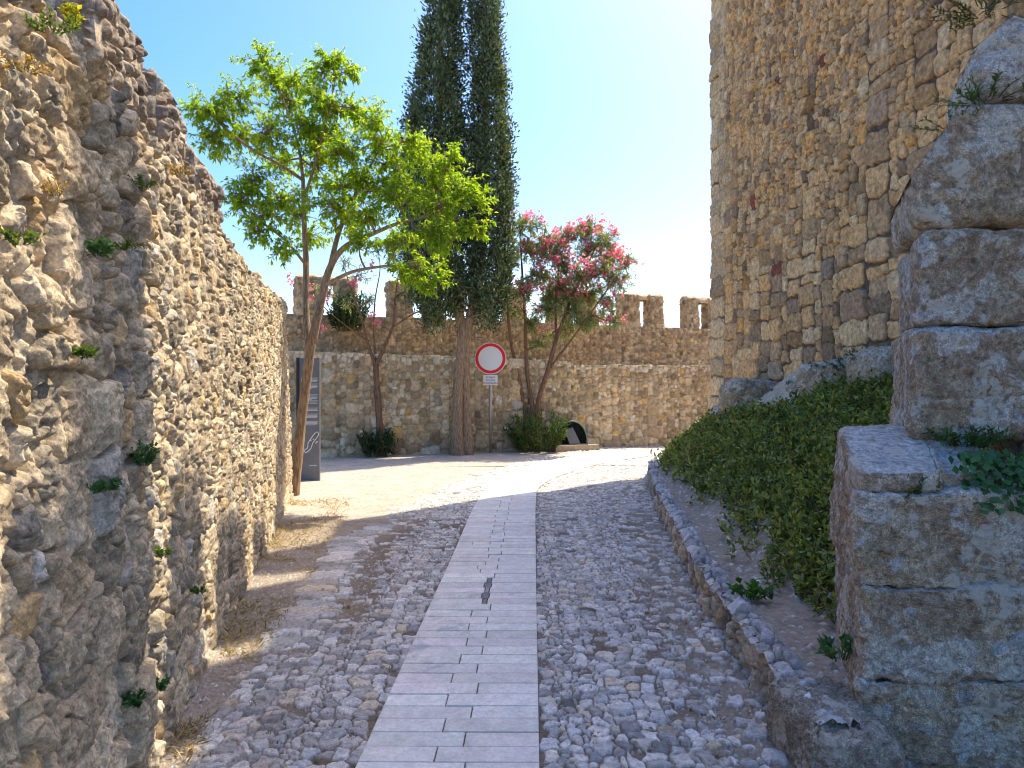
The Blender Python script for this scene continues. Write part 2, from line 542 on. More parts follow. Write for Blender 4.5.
PAL_LEFT = [((0.55, 0.455, 0.325), 5), ((0.47, 0.395, 0.285), 4), ((0.61, 0.51, 0.365), 3), ((0.37, 0.32, 0.245), 2.0), ((0.62, 0.46, 0.26), 1.0), ((0.46, 0.425, 0.37), 1.4)]
PAL_TOWER = [((0.56, 0.385, 0.20), 5), ((0.45, 0.32, 0.18), 4), ((0.34, 0.25, 0.155), 3.2), ((0.66, 0.51, 0.30), 2.8), ((0.58, 0.35, 0.13), 1.6), ((0.20, 0.155, 0.12), 0.8), ((0.28, 0.215, 0.155), 1.6), ((0.60, 0.48, 0.32), 1.0), ((0.27, 0.085, 0.05), 0.10)]
PAL_LEFT = [(tuple(np.array(c_) * np.array([1.07, 1.0, 0.87])), w_) for c_, w_ in PAL_LEFT]
PAL_TOWER = [(tuple((np.array(c_) * 0.96 + np.array([0.56, 0.39, 0.21]) * 0.16) * np.array([1.10, 0.97, 0.80])) if c_[0] - c_[2] < 0.2 or c_[0] > 0.4 else c_, w_) for c_, w_ in PAL_TOWER]
PAL_BACK = [((0.54, 0.415, 0.25), 5), ((0.45, 0.35, 0.21), 4), ((0.62, 0.51, 0.33), 2.5), ((0.36, 0.275, 0.17), 3), ((0.62, 0.41, 0.15), 0.5), ((0.68, 0.60, 0.46), 1.0)]
PAL_UPPER = [((0.54, 0.40, 0.225), 5), ((0.46, 0.335, 0.19), 4), ((0.62, 0.47, 0.28), 2.5), ((0.35, 0.26, 0.155), 3), ((0.62, 0.41, 0.15), 0.5)]
PAL_COB = [((0.58, 0.545, 0.48), 5), ((0.48, 0.455, 0.405), 4), ((0.65, 0.61, 0.54), 3), ((0.38, 0.365, 0.335), 2), ((0.60, 0.50, 0.36), 0.8)]


def adapt(a, b, step):
    """positions from a to b with a step that depends on where they are"""
    out = [a]
    while out[-1] < b: out.append(out[-1] + step(out[-1]))
    out = np.array(out)
    return a + (out - a) * (b - a) / (out[-1] - a)


print('setup', round(time.time() - T0, 1))

# ================================================================== LEFT WALL
LW_O = np.array([-0.839, 0.0]); LW_D = np.array([-0.213, 0.977]); LW_D = LW_D / np.linalg.norm(LW_D)
LW_N = np.array([LW_D[1], -LW_D[0]])            # towards the lane
LW_LEN = 10.7


def lw3(u, w, z):                                # u along, w out of the face, z up
    return np.stack([LW_O[0] + LW_D[0] * u + LW_N[0] * w, LW_O[1] + LW_D[1] * u + LW_N[1] * w, z + 0 * u], -1)


def lw_top(u):
    zz = u * LW_D[1]
    return np.interp(zz, [0, 2.0, 3.0, 4.6, 5.4, 6.4, 8, 10.5], [2.72, 2.68, 2.69, 2.72, 2.66, 2.60, 2.66, 2.72])


left = thing('rubble_wall', 'tall rough grey rubble wall along the lane with three stubby merlons on top', 'wall', (-0.9, 0.2, 0))
mb = MB()
rs = np.random.default_rng(11)


def lw_size(u, v, rs):
    if u < 3.15:
        if rs.random() < 0.34: return rs.uniform(0.08, 0.22), rs.uniform(0.05, 0.12)
        return rs.uniform(0.26, 0.66), rs.uniform(0.15, 0.38)
    if rs.random() < 0.28: return rs.uniform(0.10, 0.2), rs.uniform(0.05, 0.09)
    return rs.uniform(0.22, 0.60), rs.uniform(0.10, 0.22)


HT = 2.7
S = make_sites(skyline(-0.1, LW_LEN + 0.1, -0.2, HT + 0.1, lw_size, 0.02, rs), rs, 0.99, 0.26, 0.2, (0.2, 0.95))
us = adapt(0.0, LW_LEN, lambda u: float(np.clip(0.0034 * (max(u, 1.7) / 2.0) ** 2, 0.0034, 0.022)) if u > 1.5 else 0.012)
vs = np.linspace(-0.15, HT, 520)
P_left = dict(palette=PAL_LEFT, mortar=(0.47, 0.39, 0.275), bevel=0.012, gap=0.002, slack=0.03, depth=0.040, hvar=0.014, tilt=0.05, chisel=0.024, crack=0.018, crackf=5.0,
              rough=0.024, rf=16, facet=0.022, ff=13, mort=0.030, mort0=0.018, mf=14, warp=0.05, warpf=6, bulge=0.07, chip=0.9, seed=1, vary=0.2)


def to_left(U, V, h):
    amp = np.interp(U, [0, 3.0, 3.6, 12], [0.95, 0.95, 0.62, 0.5])
    z = np.where(V > 0, V * lw_top(U) / HT, V)
    tp = np.clip((V - 2.2) / 0.5, 0, 1)
    z = z + tp * 0.05 * fbm(U, V * 0.2, None, 3, 3.2)
    return lw3(U, h * amp - 0.015 - 0.02 * V, z)


wall_mesh(mb, [(us, vs, to_left, S, P_left, '', np.random.default_rng(5))], lambda X: X)
# ragged top of the wall, set back to the merlons
tops = make_sites(skyline(-0.1, LW_LEN + .1, 0, 0.8, lambda u, v, r: (r.uniform(.12, .3), r.uniform(.1, .25)), 0.02, rs), rs, 0.97, 0.2, 0.1, (0.1, 0.7))
us2 = adapt(0.0, LW_LEN, lambda u: 0.02 if u < 6 else 0.04)
vs2 = np.linspace(0, 0.75, 40)


def to_top(U, V, h):
    z = lw_top(U) + 0.05 * fbm(U, 0 * U + HT * 0.2, None, 3, 3.2) + h * np.clip(V / 0.1, 0.35, 1) * 0.9 - 0.05 * np.clip(1 - V / 0.08, 0, 1)
    return lw3(U, 0.0 - 0.09 - V, z)


wall_mesh(mb, [(us2, vs2, to_top, tops, dict(P_left, seed=2), '', np.random.default_rng(6))], lambda X: X)
# far end of the wall and its back
endS = make_sites(skyline(0, 0.8, -0.1, 2.8, lambda u, v, r: (r.uniform(.12, .3), r.uniform(.1, .18)), 0.02, rs), rs, 0.97, 0.2, 0.1, (0.1, 0.7))
wall_mesh(mb, [(np.linspace(0, 0.75, 40), np.linspace(-0.15, 2.72, 130), lambda U, V, h: lw3(0 * U + LW_LEN + h * np.clip(U / 0.05, 0, 1), -0.09 - U, V), endS, dict(P_left, seed=3), '', np.random.default_rng(8)),
               (np.linspace(0, LW_LEN, 60), np.linspace(-0.15, 2.68, 30), lambda U, V, h: lw3(LW_LEN - U, 0 * U - 0.82, V), endS, dict(P_left, seed=3, bulge=0), '', np.random.default_rng(8))], lambda X: X)
mb.build('wall_face', M_RUBBLE, left)


def rough_block(mb, to_w, du, dw, dz, stepu, sizefn, P, seed, wob=0.02, front_only=False):
    """a block of masonry with five dressed faces; local u 0..du, w 0..-dw (into the wall), z 0..dz"""
    r = np.random.default_rng(seed)
    nu = max(4, int(du / stepu)); nw = max(4, int(dw / stepu)); nz = max(4, int(dz / stepu))
    U_ = np.linspace(0, du, nu); W_ = np.linspace(0, dw, nw); Z_ = np.linspace(0, dz, nz)
    def st(a, b): return make_sites(skyline(-.05, a + .05, -.05, b + .05, sizefn, 0.02, r), r, 0.97, 0.12, 0.08, (0.3, 0.9))
    Pk = dict(P, seed=seed)
    F = [(U_, Z_, lambda U, V, h: np.stack([U, h, V], -1), st(du, dz), Pk, 'lrt', r)]
    F.append((W_, Z_, lambda U, V, h: np.stack([du + h, -U, V], -1), st(dw, dz), Pk, 'lrt', r))
    F.append((W_, Z_, lambda U, V, h: np.stack([-h, -dw + U, V], -1), st(dw, dz), Pk, 'lrt', r))
    F.append((U_, W_, lambda U, V, h: np.stack([U, -V, dz + h], -1), st(du, dw), Pk, 'lrtb', r))
    F.append((U_, Z_, lambda U, V, h: np.stack([du - U, -dw - h, V], -1), st(du, dz), Pk, 'lrt', r))
    wall_mesh(mb, F, to_w, wob)


small = lambda u, v, r: (r.uniform(.08, .24), r.uniform(.06, .13))
for (z0, z1, tp, sd_) in ((3.04, 3.74, 3.3, 1), (3.98, 4.72, 3.26, 2), (4.94, 5.92, 3.14, 3)):
    m_ = MB()
    u0 = z0 / LW_D[1]; u1 = z1 / LW_D[1]
    rough_block(m_, lambda X, u0=u0: lw3(u0 + X[..., 0], X[..., 1] - 0.2, X[..., 2] + 2.55), u1 - u0, 0.42, tp - 2.55, 0.008, small,
                dict(P_left, depth=0.025, bevel=0.018, facet=0.010, tilt=0.1, bulge=0.02, chisel=0.012, rough=0.014, mort=0.008, mort0=0.0, palette=[((0.40, 0.31, 0.22), 4), ((0.33, 0.26, 0.19), 3), ((0.46, 0.38, 0.28), 2), ((0.24, 0.19, 0.15), 2)]), 20 + sd_, 0.035)
    m_.build('merlon', M_RUBBLE, left)
print('left wall', round(time.time() - T0, 1), mb.n)

# ================================================================== TOWER
TC = np.array([3.8, 14.1]); TD = np.array([0.12, -0.9928]); TN = np.array([-0.9928, -0.12])


def tw3(u, w, z):
    return np.stack([TC[0] + TD[0] * u + TN[0] * w, TC[1] + TD[1] * u + TN[1] * w, z + 0 * u], -1)


tower = thing('castle_tower', 'massive brown stone castle tower rising out of the picture beside the planted bank', 'tower', (TC[0], TC[1], 0))
rs = np.random.default_rng(21)


def tw_size(u, v, r):
    if u < 0.6: return r.uniform(0.4, 0.75), r.uniform(0.24, 0.40)
    q = r.random()
    if v < 3.4 and q < 0.5: return r.uniform(0.35, 0.7), r.uniform(0.2, 0.34)
    k = 1.1 + 0.07 * u
    if q < 0.30: return r.uniform(0.09, 0.24), r.uniform(0.05, 0.11)
    if q < 0.80: return r.uniform(0.22, 0.65) * k, r.uniform(0.10, 0.22) * k
    return r.uniform(0.4, 0.85) * k, r.uniform(0.2, 0.36) * k


mb = MB()
TW_H = 9.6
S = make_sites(skyline(0, 9.1, 0.3, TW_H + .1, tw_size, 0.03, rs), rs, 0.955, 0.045, 0.06, (0.75, 1.0))
S['a'] *= np.random.default_rng(2).uniform(.9, 1.04, S['n']); S['b'] *= np.random.default_rng(3).uniform(.88, 1.05, S['n'])
big = S['cx'] < 0.8
S['th'][big] *= 0.2; S['bx'][big] = 1.0; S['a'][big] /= 0.955; S['b'][big] /= 0.955
P_tower = dict(palette=PAL_TOWER, mortar=(0.13, 0.095, 0.065), bevel=0.016, gap=0.001, slack=0.008, depth=0.030, hvar=0.012, tilt=0.05, chisel=0.008, crack=0.006, crackf=7.0, quoin=0.8,
               rough=0.022, rf=13, facet=0.013, ff=10, mort=0.012, mf=16, warp=0.055, warpf=6, bulge=0.05, chip=1.1, seed=4, vary=0.2,
               mortar2=((0.54, 0.385, 0.215), lambda u, v: sstep(0.42, 0.60, 0.5 + 0.5 * fbm(u, v, np.full_like(u, 77), 3, 0.55) + np.interp(u, [0, 2, 4.5, 7], [0.12, 0.04, -0.2, -0.3]))))
us = adapt(0.0, 8.9, lambda u: float(np.clip(0.016 - 0.0012 * u, 0.008, 0.016)))
vs = np.linspace(0.35, TW_H, 680)
wall_mesh(mb, [(us, vs, lambda U, V, h: tw3(U, h * np.clip(U / 0.02, 0, 1) ** 0.5, V), S, P_tower, '', np.random.default_rng(22))], lambda X: X)
# return at the corner and the upper, plainer stages
cs = make_sites(skyline(0, 1.6, 0.3, TW_H + .1, lambda u, v, r: (r.uniform(.3, .5), r.uniform(.24, .38)), 0.025, rs), rs, 0.955, 0.02, 0.04, (0.8, 1.0))
wall_mesh(mb, [(np.linspace(0, 1.5, 50), np.linspace(0.35, TW_H, 300), lambda U, V, h: np.stack([TC[0] - TN[0] * (1.5 - U) - TD[0] * h * np.clip((1.5 - U) / .03, 0, 1), TC[1] - TN[1] * (1.5 - U) - TD[1] * h * np.clip((1.5 - U) / .03, 0, 1), V], -1), cs, P_tower, '', np.random.default_rng(23))], lambda X: X)
TC_ = (0.36, 0.28, 0.19)


def tbox(mb, u0, u1, w0, w1, z0, z1):
    P = [tw3(np.array(u), np.array(w), np.array(z)) for z in (z0, z1) for (u, w) in ((u0, w0), (u1, w0), (u1, w1), (u0, w1))]
    mb.add(np.array(P), [[0, 1, 2, 3], [7, 6, 5, 4], [0, 4, 5, 1], [1, 5, 6, 2], [2, 6, 7, 3], [3, 7, 4, 0]], C=TC_)


TLEN = 13.0
tbox(mb, 0.02, 8.88, -7.5, -0.08, -0.2, TW_H)
tbox(mb, 8.89, TLEN, -7.5, 0.0, -0.2, TW_H)
tbox(mb, 0.0, TLEN, -7.5, 0.0, TW_H + 0.003, 12.7)
mb.build('wall_face', M_TOWER, tower, smooth=True)
for (u0, u1, tp) in ((1.16, 1.93, 14.1), (2.60, 3.67, 14.15), (4.27, 5.08, 14.3), (5.62, 6.90, 14.15), (7.6, 8.5, 14.2), (9.1, 10.0, 14.2), (10.6, 11.5, 14.2), (12.1, 13.0, 14.2)):
    m_ = MB(); tbox(m_, u0, u1, -0.5, -0.002, 12.703, tp)
    if u0 == 5.62: tbox(m_, 5.63, 6.14, -0.5, -0.003, tp + 0.003, 16.6)  # unseen taller block, added to cast the tall narrow shadow on the rubble wall
    m_.build('merlon', M_TOWER, tower, smooth=False)
print('tower', round(time.time() - T0, 1), mb.n)

# ================================================================== BACK WALLS
BW_O = np.array([-9.0, 14.35]); BW_D = np.array([7.5, 2.9]); BW_D = BW_D / np.linalg.norm(BW_D); BW_N = np.array([BW_D[1], -BW_D[0]])
BW_LEN = 16.5


def bw3(u, w, z):
    return np.stack([BW_O[0] + BW_D[0] * u + BW_N[0] * w, BW_O[1] + BW_D[1] * u + BW_N[1] * w, z + 0 * u], -1)


rs = np.random.default_rng(31)
low = thing('retaining_wall', 'waist to head high ochre stone wall behind the road sign, its top course coloured pale as if sunlit', 'wall', (BW_O[0], BW_O[1], 0))
bsz = lambda u, v, r: (r.uniform(.10, .2), r.uniform(.07, .13)) if r.random() < 0.35 else (r.uniform(.22, .58), r.uniform(.16, .36))
mb = MB()
us = np.linspace(2.0, BW_LEN, 640); vs = np.linspace(-0.2, 2.2, 110)
bw_top = lambda u: np.interp(u, [0, 5, 9, 11.2, 11.3, 16.5], [2.3, 2.3, 2.24, 2.16, 2.08, 2.1])
S = make_sites(skyline(1.9, BW_LEN + .1, -0.3, 2.3, bsz, 0.025, rs), rs, 0.97, 0.16, 0.16, (0.3, 0.95))
P_back = dict(palette=PAL_BACK, mortar=(0.42, 0.315, 0.18), bevel=0.024, gap=0.001, slack=0.014, depth=0.03, hvar=0.012, tilt=0.07, chisel=0.016, rough=0.024, rf=7,
              facet=0.02, ff=5, mort=0.014, mf=9, warp=0.06, warpf=4, bulge=0.05, chip=0.9, seed=6, vary=0.2)


def to_low(U, V, h):
    z = np.where(V > 0, V * bw_top(U) / 2.2, V) + np.clip((V - 1.9) / 0.3, 0, 1) * 0.045 * fbm(U, 0 * U, None, 3, 2.5)
    return bw3(U, h, z)


wall_mesh(mb, [(us, vs, to_low, S, dict(P_back, sunlit_top=2.13), '', np.random.default_rng(32))], lambda X: X)
capS = make_sites(skyline(1.9, BW_LEN + .1, 0, 0.5, lambda u, v, r: (r.uniform(.2, .45), r.uniform(.22, .45)), 0.03, rs), rs, 0.96, 0.08, 0.08, (0.3, 0.9))
wall_mesh(mb, [(np.linspace(2.0, BW_LEN, 480), np.linspace(0, 0.45, 24), lambda U, V, h: bw3(U, 0.035 - V, bw_top(U) + 0.045 * fbm(U, 0 * U, None, 3, 2.5) + h * np.clip(V / .04, 0.2, 1) * np.clip((0.45 - V) / .05, 0, 1)),
                capS, dict(P_back, palette=[((0.56, 0.49, 0.37), 4), ((0.48, 0.40, 0.28), 3), ((0.62, 0.56, 0.45), 2)], seed=7), '', np.random.default_rng(33))], lambda X: X)
mb.build('wall_face', M_BACK, low)
# earth terrace behind the low wall
mb = MB()
U, V = np.meshgrid(np.linspace(1.5, BW_LEN, 120), np.linspace(0.40, 2.6, 20))
mb.add(bw3(U, 0.035 - V, bw_top(U) - 0.04 + 0.05 * fbm(U, V, None, 3, 2)), grid_quads(20, 120), C=(0.26, 0.2, 0.13))
tag(mb.build('terrace', M_COBBLE), kind='structure')

# upper curtain wall with merlons
UW_D = np.array([8.92, 3.8]); UW_D = UW_D / np.linalg.norm(UW_D); UW_N = np.array([UW_D[1], -UW_D[0]])
UW_O = np.array([-5.15, 18.0]) - UW_D * 4.5
UW_LEN = 17.0


def uw3(u, w, z):
    return np.stack([UW_O[0] + UW_D[0] * u + UW_N[0] * w, UW_O[1] + UW_D[1] * u + UW_N[1] * w, z + 0 * u], -1)


def uw_u(px):
    k = (px - 512.0) / F_PX
    return float((UW_O[0] - k * UW_O[1]) / (k * UW_D[1] - UW_D[0]))


upper = thing('curtain_wall', 'darker crenellated castle wall standing above and behind the lower ochre wall', 'wall', (UW_O[0], UW_O[1], 0))
usz = lambda u, v, r: (r.uniform(.09, .18), r.uniform(.06, .1)) if r.random() < 0.4 else (r.uniform(.18, .45), r.uniform(.11, .24))
P_up = dict(P_back, palette=PAL_UPPER, mortar=(0.36, 0.265, 0.15), seed=9, depth=0.028, vary=0.18)
UP_H = 3.30
mb = MB()
S = make_sites(skyline(-.1, UW_LEN + .1, 0.9, UP_H + .1, usz, 0.025, rs), rs, 0.96, 0.12, 0.1, (0.2, 0.9))
wall_mesh(mb, [(np.linspace(0, UW_LEN, 560), np.linspace(1.0, UP_H, 95), lambda U, V, h: uw3(U, h, V), S, P_up, 't', np.random.default_rng(34)),
               (np.linspace(0, UW_LEN, 400), np.linspace(0, 0.55, 24), lambda U, V, h: uw3(U, -V, UP_H + h), S, dict(P_up, seed=12), 'tb', np.random.default_rng(35)),
               (np.linspace(0, UW_LEN, 60), np.linspace(1.0, UP_H, 20), lambda U, V, h: uw3(UW_LEN - U, -0.55 + 0 * U, V), S, dict(P_up, bulge=0), '', np.random.default_rng(35))], lambda X: X)
mb.build('wall_face', M_BACK, upper)
gap_w = 0.84
g1 = uw_u(675.5); g0 = uw_u(602.5); per = g1 - g0
print('crenel period', per, 'left gap fit', (g1 - uw_u(369)) / per)
gl = uw_u(373.0)
nper = round((g1 - gl) / per)
per = (g1 - gl) / nper
k = -3
while True:
    c = gl + k * per
    a, b = c + gap_w / 2, c + per - gap_w / 2
    k += 1
    if a > UW_LEN - 0.5: break
    if a < 0: continue
    b = min(b, UW_LEN)
    m_ = MB()
    slit = 0.36
    mid = (a + b) / 2 + 0.06
    tp = 0.95
    kw = dict(P=dict(P_up, bulge=0.02, depth=0.03), wob=0.045)
    sl0, sl1 = 0.03, 0.80                            # the arrow slit from sill to head
    for (x0, x1, z0, z1, q) in ((a, mid - slit / 2, 0, tp, 1), (mid + slit / 2, b, 0, tp, 2), (mid - slit / 2 - .01, mid + slit / 2 + .01, sl1, tp - 0.012, 3)):
        rough_block(m_, lambda X, x0=x0, z0=z0: uw3(x0 + X[..., 0], X[..., 1] - 0.02 - (0.02 if z0 > 0 else 0), X[..., 2] + UP_H - 0.02 + z0), x1 - x0, 0.34, z1 - z0, 0.03, usz, kw['P'], 100 + k * 7 + q, 0.04 if z0 == 0 else 0.0)
    m_.build('merlon', M_BACK, upper)
print('back walls', round(time.time() - T0, 1))

# ================================================================== KERB LINE, PATH LINE
KY = np.array([0.5, 2.0, 3.17, 3.9, 5.4, 6.73, 8.8, 11.07, 12.5, 13.6, 14.8])
KX = np.array([1.10, 1.18, 1.25, 1.29, 1.40, 1.55, 1.79, 2.08, 2.32, 2.62, 3.1])
PL = spline([(-.715, 0.6), (-.653, 3.08), (-.56, 6.7), (-.47, 10.2), (-.2, 12.4), (.57, 15.0), (2.04, 17.1), (3.9, 18.1)], 400)
PR = spline([(.045, 0.6), (.117, 3.08), (.22, 6.7), (.335, 10.2), (.47, 11.7), (1.0, 13.3), (1.95, 15.1), (3.3, 16.6), (4.6, 17.2)], 400)


def kx(y): return np.interp(y, KY, KX)


# ================================================================== GROUND
rs = np.random.default_rng(41)
mb = MB()
R_ = 3000.0
gx = np.array([-R_, -300, -40, -12, -6, 6, 12, 40, 300, R_]); gy = np.array([-R_, -300, -40, -5, 0, 5, 10, 20, 40, 300, R_])
X, Y = np.meshgrid(gx, gy)
mb.add(np.stack([X, Y, 0 * X - 0.10], -1), grid_quads(len(gy), len(gx)), C=(0.33, 0.27, 0.19))
tag(mb.build('ground', M_COBBLE), kind='structure')

ys = adapt(1.6, 19.4, lambda y: float(np.clip(y * y / 1184 * 0.85, 0.004, 0.026)))
ncol = 980
tt = np.linspace(-1, 1, ncol)
xl = np.maximum(-0.95 * ys - 0.3, LW_O[0] + LW_D[0] / LW_D[1] * ys - 0.35 - 0.14 * np.maximum(ys - 9, 0))
xr = np.minimum(0.95 * ys + 0.3, kx(ys) + 0.12 + 0.5 * np.maximum(3.1 - ys, 0))
xr = np.where(ys > 14.5, 5.0, xr)
X = xl[:, None] + (xr - xl)[:, None] * (tt[None, :] * 0.5 + 0.5); Y = np.repeat(ys[:, None], ncol, 1)


def cob_size(u, v, r):
    if u > -0.2: 
        q = r.random()
        if q < 0.36: return r.uniform(.06, .12), r.uniform(.05, .08)
        if q < 0.88: return r.uniform(.12, .25), r.uniform(.075, .14)
        return r.uniform(.25, .42), r.uniform(.13, .22)
    q = r.random()
    if q < 0.35: return r.uniform(.07, .14), r.uniform(.05, .075)
    return r.uniform(.16, .38), r.uniform(.06, .115)


rec = skyline(-5.2, 5.2, 1.4, 19.6, cob_size, 0.02, rs)
S = make_sites(rec, rs, 1.02, 0.42, 0.32, (0.3, 1.0))
cx, cy = S['cx'], S['cy']
wallx = LW_O[0] + LW_D[0] / LW_D[1] * cy
pl = np.interp(cy, PL[:, 1], PL[:, 0]); pr = np.interp(cy, PR[:, 1], PR[:, 0])
band = np.interp(cy, [1, 3.2, 4.2, 5.0, 7.6, 8.6], [0.06, 0.12, 0.26, 0.45, 0.80, 1.3])      # width of the earth strip along the wall
d_w = cx - wallx
cov = np.ones(S['n'])
cov *= sstep(band - 0.05, band + 0.02, d_w)
strip2 = np.exp(-((d_w - band - 0.36) / 0.13) ** 2) * sstep(4.5, 5.5, cy) * sstep(9, 8, cy)
cov *= 1 - 0.9 * strip2
sand_edge = np.interp(cy, [8.0, 8.7, 10, 12, 14, 16, 17], [-3, -1.9, -1.45, -1.0, -0.45, 0.4, 1.3])
cov *= np.where(cy > 8.3, sstep(sand_edge - 0.1, sand_edge + 0.25, cx), 1)
kd = kx(cy) - cx
cov *= np.where(cy < 12.8, 1 - 0.45 * sstep(0.6, 0.25, kd + 0.12 * np.sin(cy * 2.1)), 1)
pn = fbm(cx, cy, np.zeros_like(cx) + 5, 2, 0.9)
cov *= np.clip(0.97 - 0.3 * sstep(0.25, 0.6, pn), 0, 1)
present = rs.random(S['n']) < cov
# the row of edging stones beside the earth strip
ex = []
for y in np.arange(4.6, 8.5, 0.17):
    bx = LW_O[0] + LW_D[0] / LW_D[1] * y + np.interp(y, [3.2, 4.2, 5.0, 7.6, 8.6], [0.12, 0.26, 0.45, 0.80, 1.3])
    ex.append((bx + 0.02 + rs.normal() * .03, y + rs.normal() * .02, rs.uniform(.10, .17), rs.uniform(.06, .085)))
ex = np.array(ex)
E = make_sites(ex, rs, 1.0, 0.25, 0.08, (0.2, 0.6))
keep = np.ones(S['n'], bool)
for e_ in ex: keep &= ~((np.abs(cx - e_[0]) < 0.17) & (np.abs(cy - e_[1]) < 0.09))
S = {k_: (np.concatenate([v_[keep], E[k_]]) if k_ != 'n' else 0) for k_, v_ in S.items()}
S['n'] = len(S['cx'])
present = np.concatenate([present[keep], np.ones(len(ex), bool)])
present[(S['cx'] < np.interp(S['cy'], PR[:, 1], PR[:, 0]) + 0.0) & (S['cx'] > np.interp(S['cy'], PL[:, 1], PL[:, 0]) - 0.0)] = False
P_cob = dict(palette=PAL_COB, mortar=(0.19, 0.15, 0.105), bevel=0.0065, gap=0.0022, slack=0.06, depth=0.013, hvar=0.003, crack=0.003, crackf=14.0, tilt=0.03, chisel=0.003, rough=0.007, rf=24,
             facet=0.004, ff=16, mort=0.011, mf=24, warp=0.05, warpf=9, bulge=0.03, bulgef=0.7, chip=0.9, chipf=22, seed=15, vary=0.2)


def sandk(u, v):
    se = np.interp(v, [7.5, 8.7, 10, 12, 14, 16, 17], [-2.6, -1.6, -1.2, -0.7, -0.1, 0.8, 1.8])
    far = sstep(8.2, 9.2, v) * sstep(se + 0.9, se - 0.2, u + 0.25 * fbm(u, v, np.full_like(u, 3), 3, 1.5))
    wx = LW_O[0] + LW_D[0] / LW_D[1] * v
    bd = np.interp(v, [1, 3.2, 4.2, 5.0, 7.6, 8.6], [0.06, 0.12, 0.26, 0.45, 0.80, 1.3])
    strip = 0.5 * sstep(bd + 0.6, bd, u - wx) + 0.35 * sstep(0.7, 0.2, kx(v) - u)
    return np.clip(np.maximum(np.maximum(far, strip), 0.55 * sstep(10.5, 12.5, v)), 0, 1)


P_cob['mortar2'] = ((0.47, 0.40, 0.31), sandk)
cols = pick_cols(S['n'], PAL_COB, rs, 0.2)
h, C, Mk = masonry(X, Y, S, P_cob, np.random.default_rng(43), cols, present)
# under the paved path the bed is sunk
pl = np.interp(Y, PL[:, 1], PL[:, 0]); pr = np.interp(Y, PR[:, 1], PR[:, 0])
inp = sstep(pl + 0.001, pl + 0.012, X) * sstep(pr - 0.001, pr - 0.012, X)
gs = make_sites(skyline(-2.6, 1.7, 1.5, 9.0, lambda u, v, r: (r.uniform(.018, .055), r.uniform(.018, .045)), 0.018, rs), rs, 0.9, 0.7, 0.3, (0, .8))
hg, Cg, Mg = masonry(X, Y, gs, dict(palette=PAL_COB, mortar=(0.3, 0.24, 0.165), bevel=0.007, gap=0.001, slack=0.01, depth=0.010, hvar=0.003, tilt=0.1, rough=0.003, rf=30, facet=0.002, mort=0.0, warp=0.012, warpf=20, bulge=0, seed=16, vary=0.2), np.random.default_rng(44), None, rs.random(gs['n']) < 0.16)
gk = (1 - Mk) * Mg * sstep(9.0, 8.5, Y) * (fbm(X, Y, np.full_like(X, 2), 2, 1.3) > -0.25)
h = h + np.maximum(hg, 0) * gk
C = C + (Cg * 0.9 - C) * gk[..., None]
Z = h - 0.014
Z = Z * (1 - inp) + (-0.06) * inp
# ochre dry grass and leaf litter lying in the earth
lit = sstep(0.15, 0.5, fbm(X, Y, np.full_like(X, 9), 3, 2.0)) * (1 - Mk) * sstep(9, 7.5, Y)
C = C * (1 - 0.5 * lit[..., None]) + np.array([0.33, 0.235, 0.11]) * 0.5 * lit[..., None]
mbg = MB()
mbg.add(np.stack([X, Y, Z], -1), grid_quads(len(ys), ncol), C=C, M=Mk)
tag(mbg.build('cobbled_road', M_COBBLE), kind='structure')
print('cobbles', round(time.time() - T0, 1), mbg.n)

